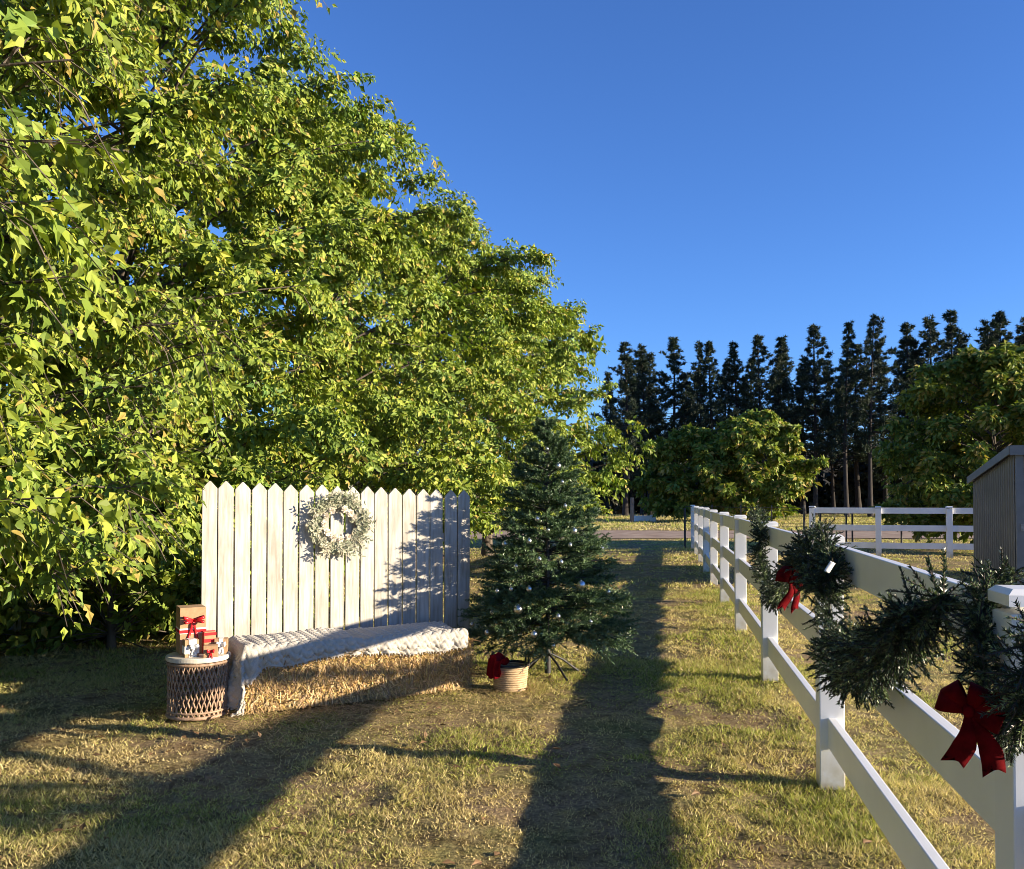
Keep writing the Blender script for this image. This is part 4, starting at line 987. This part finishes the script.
leaf_mass('understorey', 'dark scrubby undergrowth in the shade beneath the pine windbreak', cs, rs, 640, .95, (.030, .034, .018))
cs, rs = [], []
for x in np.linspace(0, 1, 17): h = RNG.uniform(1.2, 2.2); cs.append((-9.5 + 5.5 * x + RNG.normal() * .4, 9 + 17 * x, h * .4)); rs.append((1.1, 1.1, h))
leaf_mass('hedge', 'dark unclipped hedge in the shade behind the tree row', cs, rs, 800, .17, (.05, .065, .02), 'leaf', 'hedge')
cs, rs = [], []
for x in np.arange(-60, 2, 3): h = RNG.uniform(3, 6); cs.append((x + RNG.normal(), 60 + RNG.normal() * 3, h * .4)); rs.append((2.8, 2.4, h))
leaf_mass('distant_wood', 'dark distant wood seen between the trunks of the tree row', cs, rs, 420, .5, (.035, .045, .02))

# ------------------------------------------------------------------ far small things
def wire_gate():
    """light steel and wire panel between the end of the white fence and the paddock fence"""
    a = fence_pt(29.2) + FP * -.2; b = Vector(far_pts[0]) + Vector((-.15, .25, 0))
    a = Vector((a.x, a.y + .3, 0)); d = (b - a); L = d.length; d.normalize()
    root = empty('wire_fence', a, math.atan2(d.y, d.x)); tag(root, 'thin steel and wire fence joining the two white fences', 'fence')
    for k in range(5):
        x = L * k / 4; tube_obj('post', [np.array([(x, 0, -.05), (x, 0, 1.42 if k else 1.30)])], [.034 if k in (0, 4) else .018], M['steel_dark'], root, 6)
    for z in (.3, .55, .8, 1.05, 1.36): tube_obj('wire', [np.array([(0, 0, z), (L / 2, 0, z - .02), (L, 0, z)])], [.008 if z > 1.3 else .005], M['steel_dark'], root, 4)
wire_gate()
def back_fence():
    root = empty('mesh_fence', (8, 31, 0)); tag(root, 'dark steel post and wire fence behind the white paddock fence', 'fence')
    for px in (846, 852, 901, 946, 820, 980): 
        p = at(px, 540, 31.0); tube_obj('post', [np.array([(p.x - 8, 0, -.05), (p.x - 8, 0, 1.25)])], [.03], M['steel_dark'], root, 6)
    for z in (.25, .5, .75, 1.0, 1.2): tube_obj('wire', [np.array([(0, 0, z), (14, 0, z)])], [.006], M['steel_dark'], root, 4)
back_fence()
def trough():
    p = gpt(645, 521.5); root = empty('water_trough', (p.x, p.y, 0)); tag(root, 'low white concrete trough on the grass beyond the driveway', 'trough')
    bm = bmesh.new(); add_box(bm, (0, 0, .21), (1.5, .6, .42), bev=.03)
    top = [f for f in bm.faces if f.normal.z > .9 and f.calc_area() > .3]
    r = bmesh.ops.inset_region(bm, faces=top, thickness=.07); bmesh.ops.translate(bm, verts=list({v for f in top for v in f.verts}), vec=(0, 0, -.25))
    mesh_obj('basin', bm_mesh('basin', bm), M['vinyl'], root)
    box_obj('float_cover', (.55, 0, .45), (.34, .5, .05), M['vinyl'], root, bev=.01)
    q = gpt(632, 522.5); root = empty('timber_post', (q.x, q.y, 0)); tag(root, 'weathered timber post beside the white trough', 'post')
    t = np.array([(0, 0, -.1), (.01, 0, .9), (.02, 0, 1.7)]); tube_obj('shaft', [t], [np.array([.15, .145, .13])], M['old_timber'], root, 9)
    tube_obj('wire_loop', [np.stack([.145 * np.cos(np.linspace(0, 6.28, 16)), .145 * np.sin(np.linspace(0, 6.28, 16)), np.full(16, 1.2)], -1)], [.01], M['wire'], root, 4)
trough()
def under_tree_post():
    p = gpt(13, 630); root = empty('short_post', (p.x, p.y, 0)); tag(root, 'short pale post in the shade under the low bough', 'post')
    mesh_obj('shaft', post_mesh(.30, .16), M['vinyl'], root); mesh_obj('post_cap', cap_mesh(.16), M['vinyl'], root, (0, 0, .29))
under_tree_post()

# ------------------------------------------------------------------ grass, leaf litter and straw on the lawn
def grass():
    Vs, Ts, Cs = [], [], []; off = 0
    def batch(y0, y1, dens, nb, ln, wd, spread):
        nonlocal off
        A = 0.5 * (y1 ** 2 - y0 ** 2) * 1.34 + (y1 - y0) * 1.6; n = int(dens * A)
        Y = np.sqrt(RNG.uniform(y0 ** 2, y1 ** 2, n)); X = (RNG.random(n) - .5) * (Y * 1.34 + 1.6)
        g = .55 * vnoise(X + 40, Y, 51, .55) + .3 * vnoise(X + 40, Y, 52, .17) + .25 * vnoise(X + 40, Y, 53, 2.2)
        side = (X - (.93 + .169 * Y))                       # >0 right of the fence
        g = g + .22 * np.exp(-(side / .45) ** 2) - .19 * np.exp(-((side + 1.35) / .45) ** 2) * (.5 + vnoise(X + 9, Y, 77, .9))
        k = RNG.random(n) < np.clip((g - .33) * 3.4, .34, 1); X, Y, g = X[k], Y[k], g[k]; n = len(X)
        tall = np.clip(.6 + (g - .4) * 1.6, .5, 1.35)
        gc = np.clip((vnoise(X + 40, Y, 54, .8) - .18) * 1.6 + (g - .55) + RNG.normal(size=n) * .22, 0, 1)[:, None]
        C0 = np.array([.66, .54, .27]) * (1 - gc) + np.array([.37, .40, .095]) * gc
        kk = np.repeat(np.arange(n), nb); m = n * nb
        th = RNG.random(m) * 2 * math.pi; lean = RNG.uniform(.35, 1.5, m)
        d = np.stack([np.cos(th) * np.sin(lean), np.sin(th) * np.sin(lean), np.cos(lean) * .9 + .08], -1) * (ln * RNG.uniform(.5, 1.25, m) * tall[kk])[:, None]
        P = np.stack([X[kk], Y[kk], np.zeros(m)], -1) + np.concatenate([RNG.normal(size=(m, 2)) * spread, np.zeros((m, 1))], 1)
        P[:, 2] = ground_z(P[:, 0], P[:, 1]) - .004
        V, T = blades_np(P, d, np.full(m, wd) * RNG.uniform(.6, 1.3, m))
        C = C0[kk] * RNG.uniform(.38, 1.45, (m, 1)); dry = RNG.random(m) < .22; C[dry] = np.array([.66, .53, .27]) * RNG.uniform(.7, 1.1, (dry.sum(), 1))
        Vs.append(V); Ts.append(T + off); Cs.append(np.repeat(C, 3, 0)); off += len(V)
    batch(2.6, 5.2, 1250, 10, .040, .0072, .026)
    batch(5.2, 9.0, 780, 9, .043, .0088, .030)
    batch(9.0, 16., 210, 9, .056, .013, .045)
    batch(16., 36., 30, 7, .080, .024, .09)
    batch(46., 90., 4, 12, .22, .06, .2)
    o = mesh_obj('grass', np_mesh('grass', np.concatenate(Vs), np.concatenate(Ts), np.concatenate(Cs)), M['grass']); tag(o, 'short dry yellow-green grass in tufts over the lawn', 'grass', kind='stuff')
grass()
def litter():
    n = 2600; a = RNG.normal(size=n) * .5; b = np.abs(RNG.normal(size=n)) * .55
    s = RNG.random(n) * (BL + .9) - .25
    P = np.array(BA)[None] + np.array(BD)[None] * s[:, None] - np.array(BN)[None] * (b - .05)[:, None]; P[:, 2] = RNG.uniform(.0, .03, n)
    th = RNG.random(n) * 6.28; L = RNG.uniform(.04, .16, n); D = np.stack([np.cos(th), np.sin(th), RNG.normal(size=n) * .1], -1) * L[:, None]
    V, T = blades_np(P, D, np.full(n, .0055), np.tile([0, 0, 1.0], (n, 1)))
    o = mesh_obj('loose_straw', np_mesh('loose_straw', V, T, np.repeat(np.array([.60, .44, .2]) * RNG.uniform(.6, 1.1, (n, 1)), 3, 0)), M['straw']); tag(o, 'loose straw scattered on the grass round the bales', 'straw', kind='stuff')
    n = 2200; Y = RNG.uniform(2.5, 26, n); X = -5 + .17 * Y + RNG.normal(size=n) * 3.2
    P = np.stack([X, Y, RNG.uniform(.004, .035, n)], -1); V, Q = leaves_np(P, RNG.normal(size=(n, 3)) * [1, 1, .15], np.tile([0, 0, 1.0], (n, 1)) + RNG.normal(size=(n, 3)) * .3, RNG.uniform(.04, .08, n))
    o = mesh_obj('fallen_leaves', np_mesh('fallen_leaves', V, Q, np.repeat(np.array([.22, .13, .06]) * RNG.uniform(.5, 1.3, (n, 1)), 6, 0)), M['dry']); tag(o, 'brown fallen leaves lying on the lawn under the tree row', 'leaves', kind='stuff')
litter()
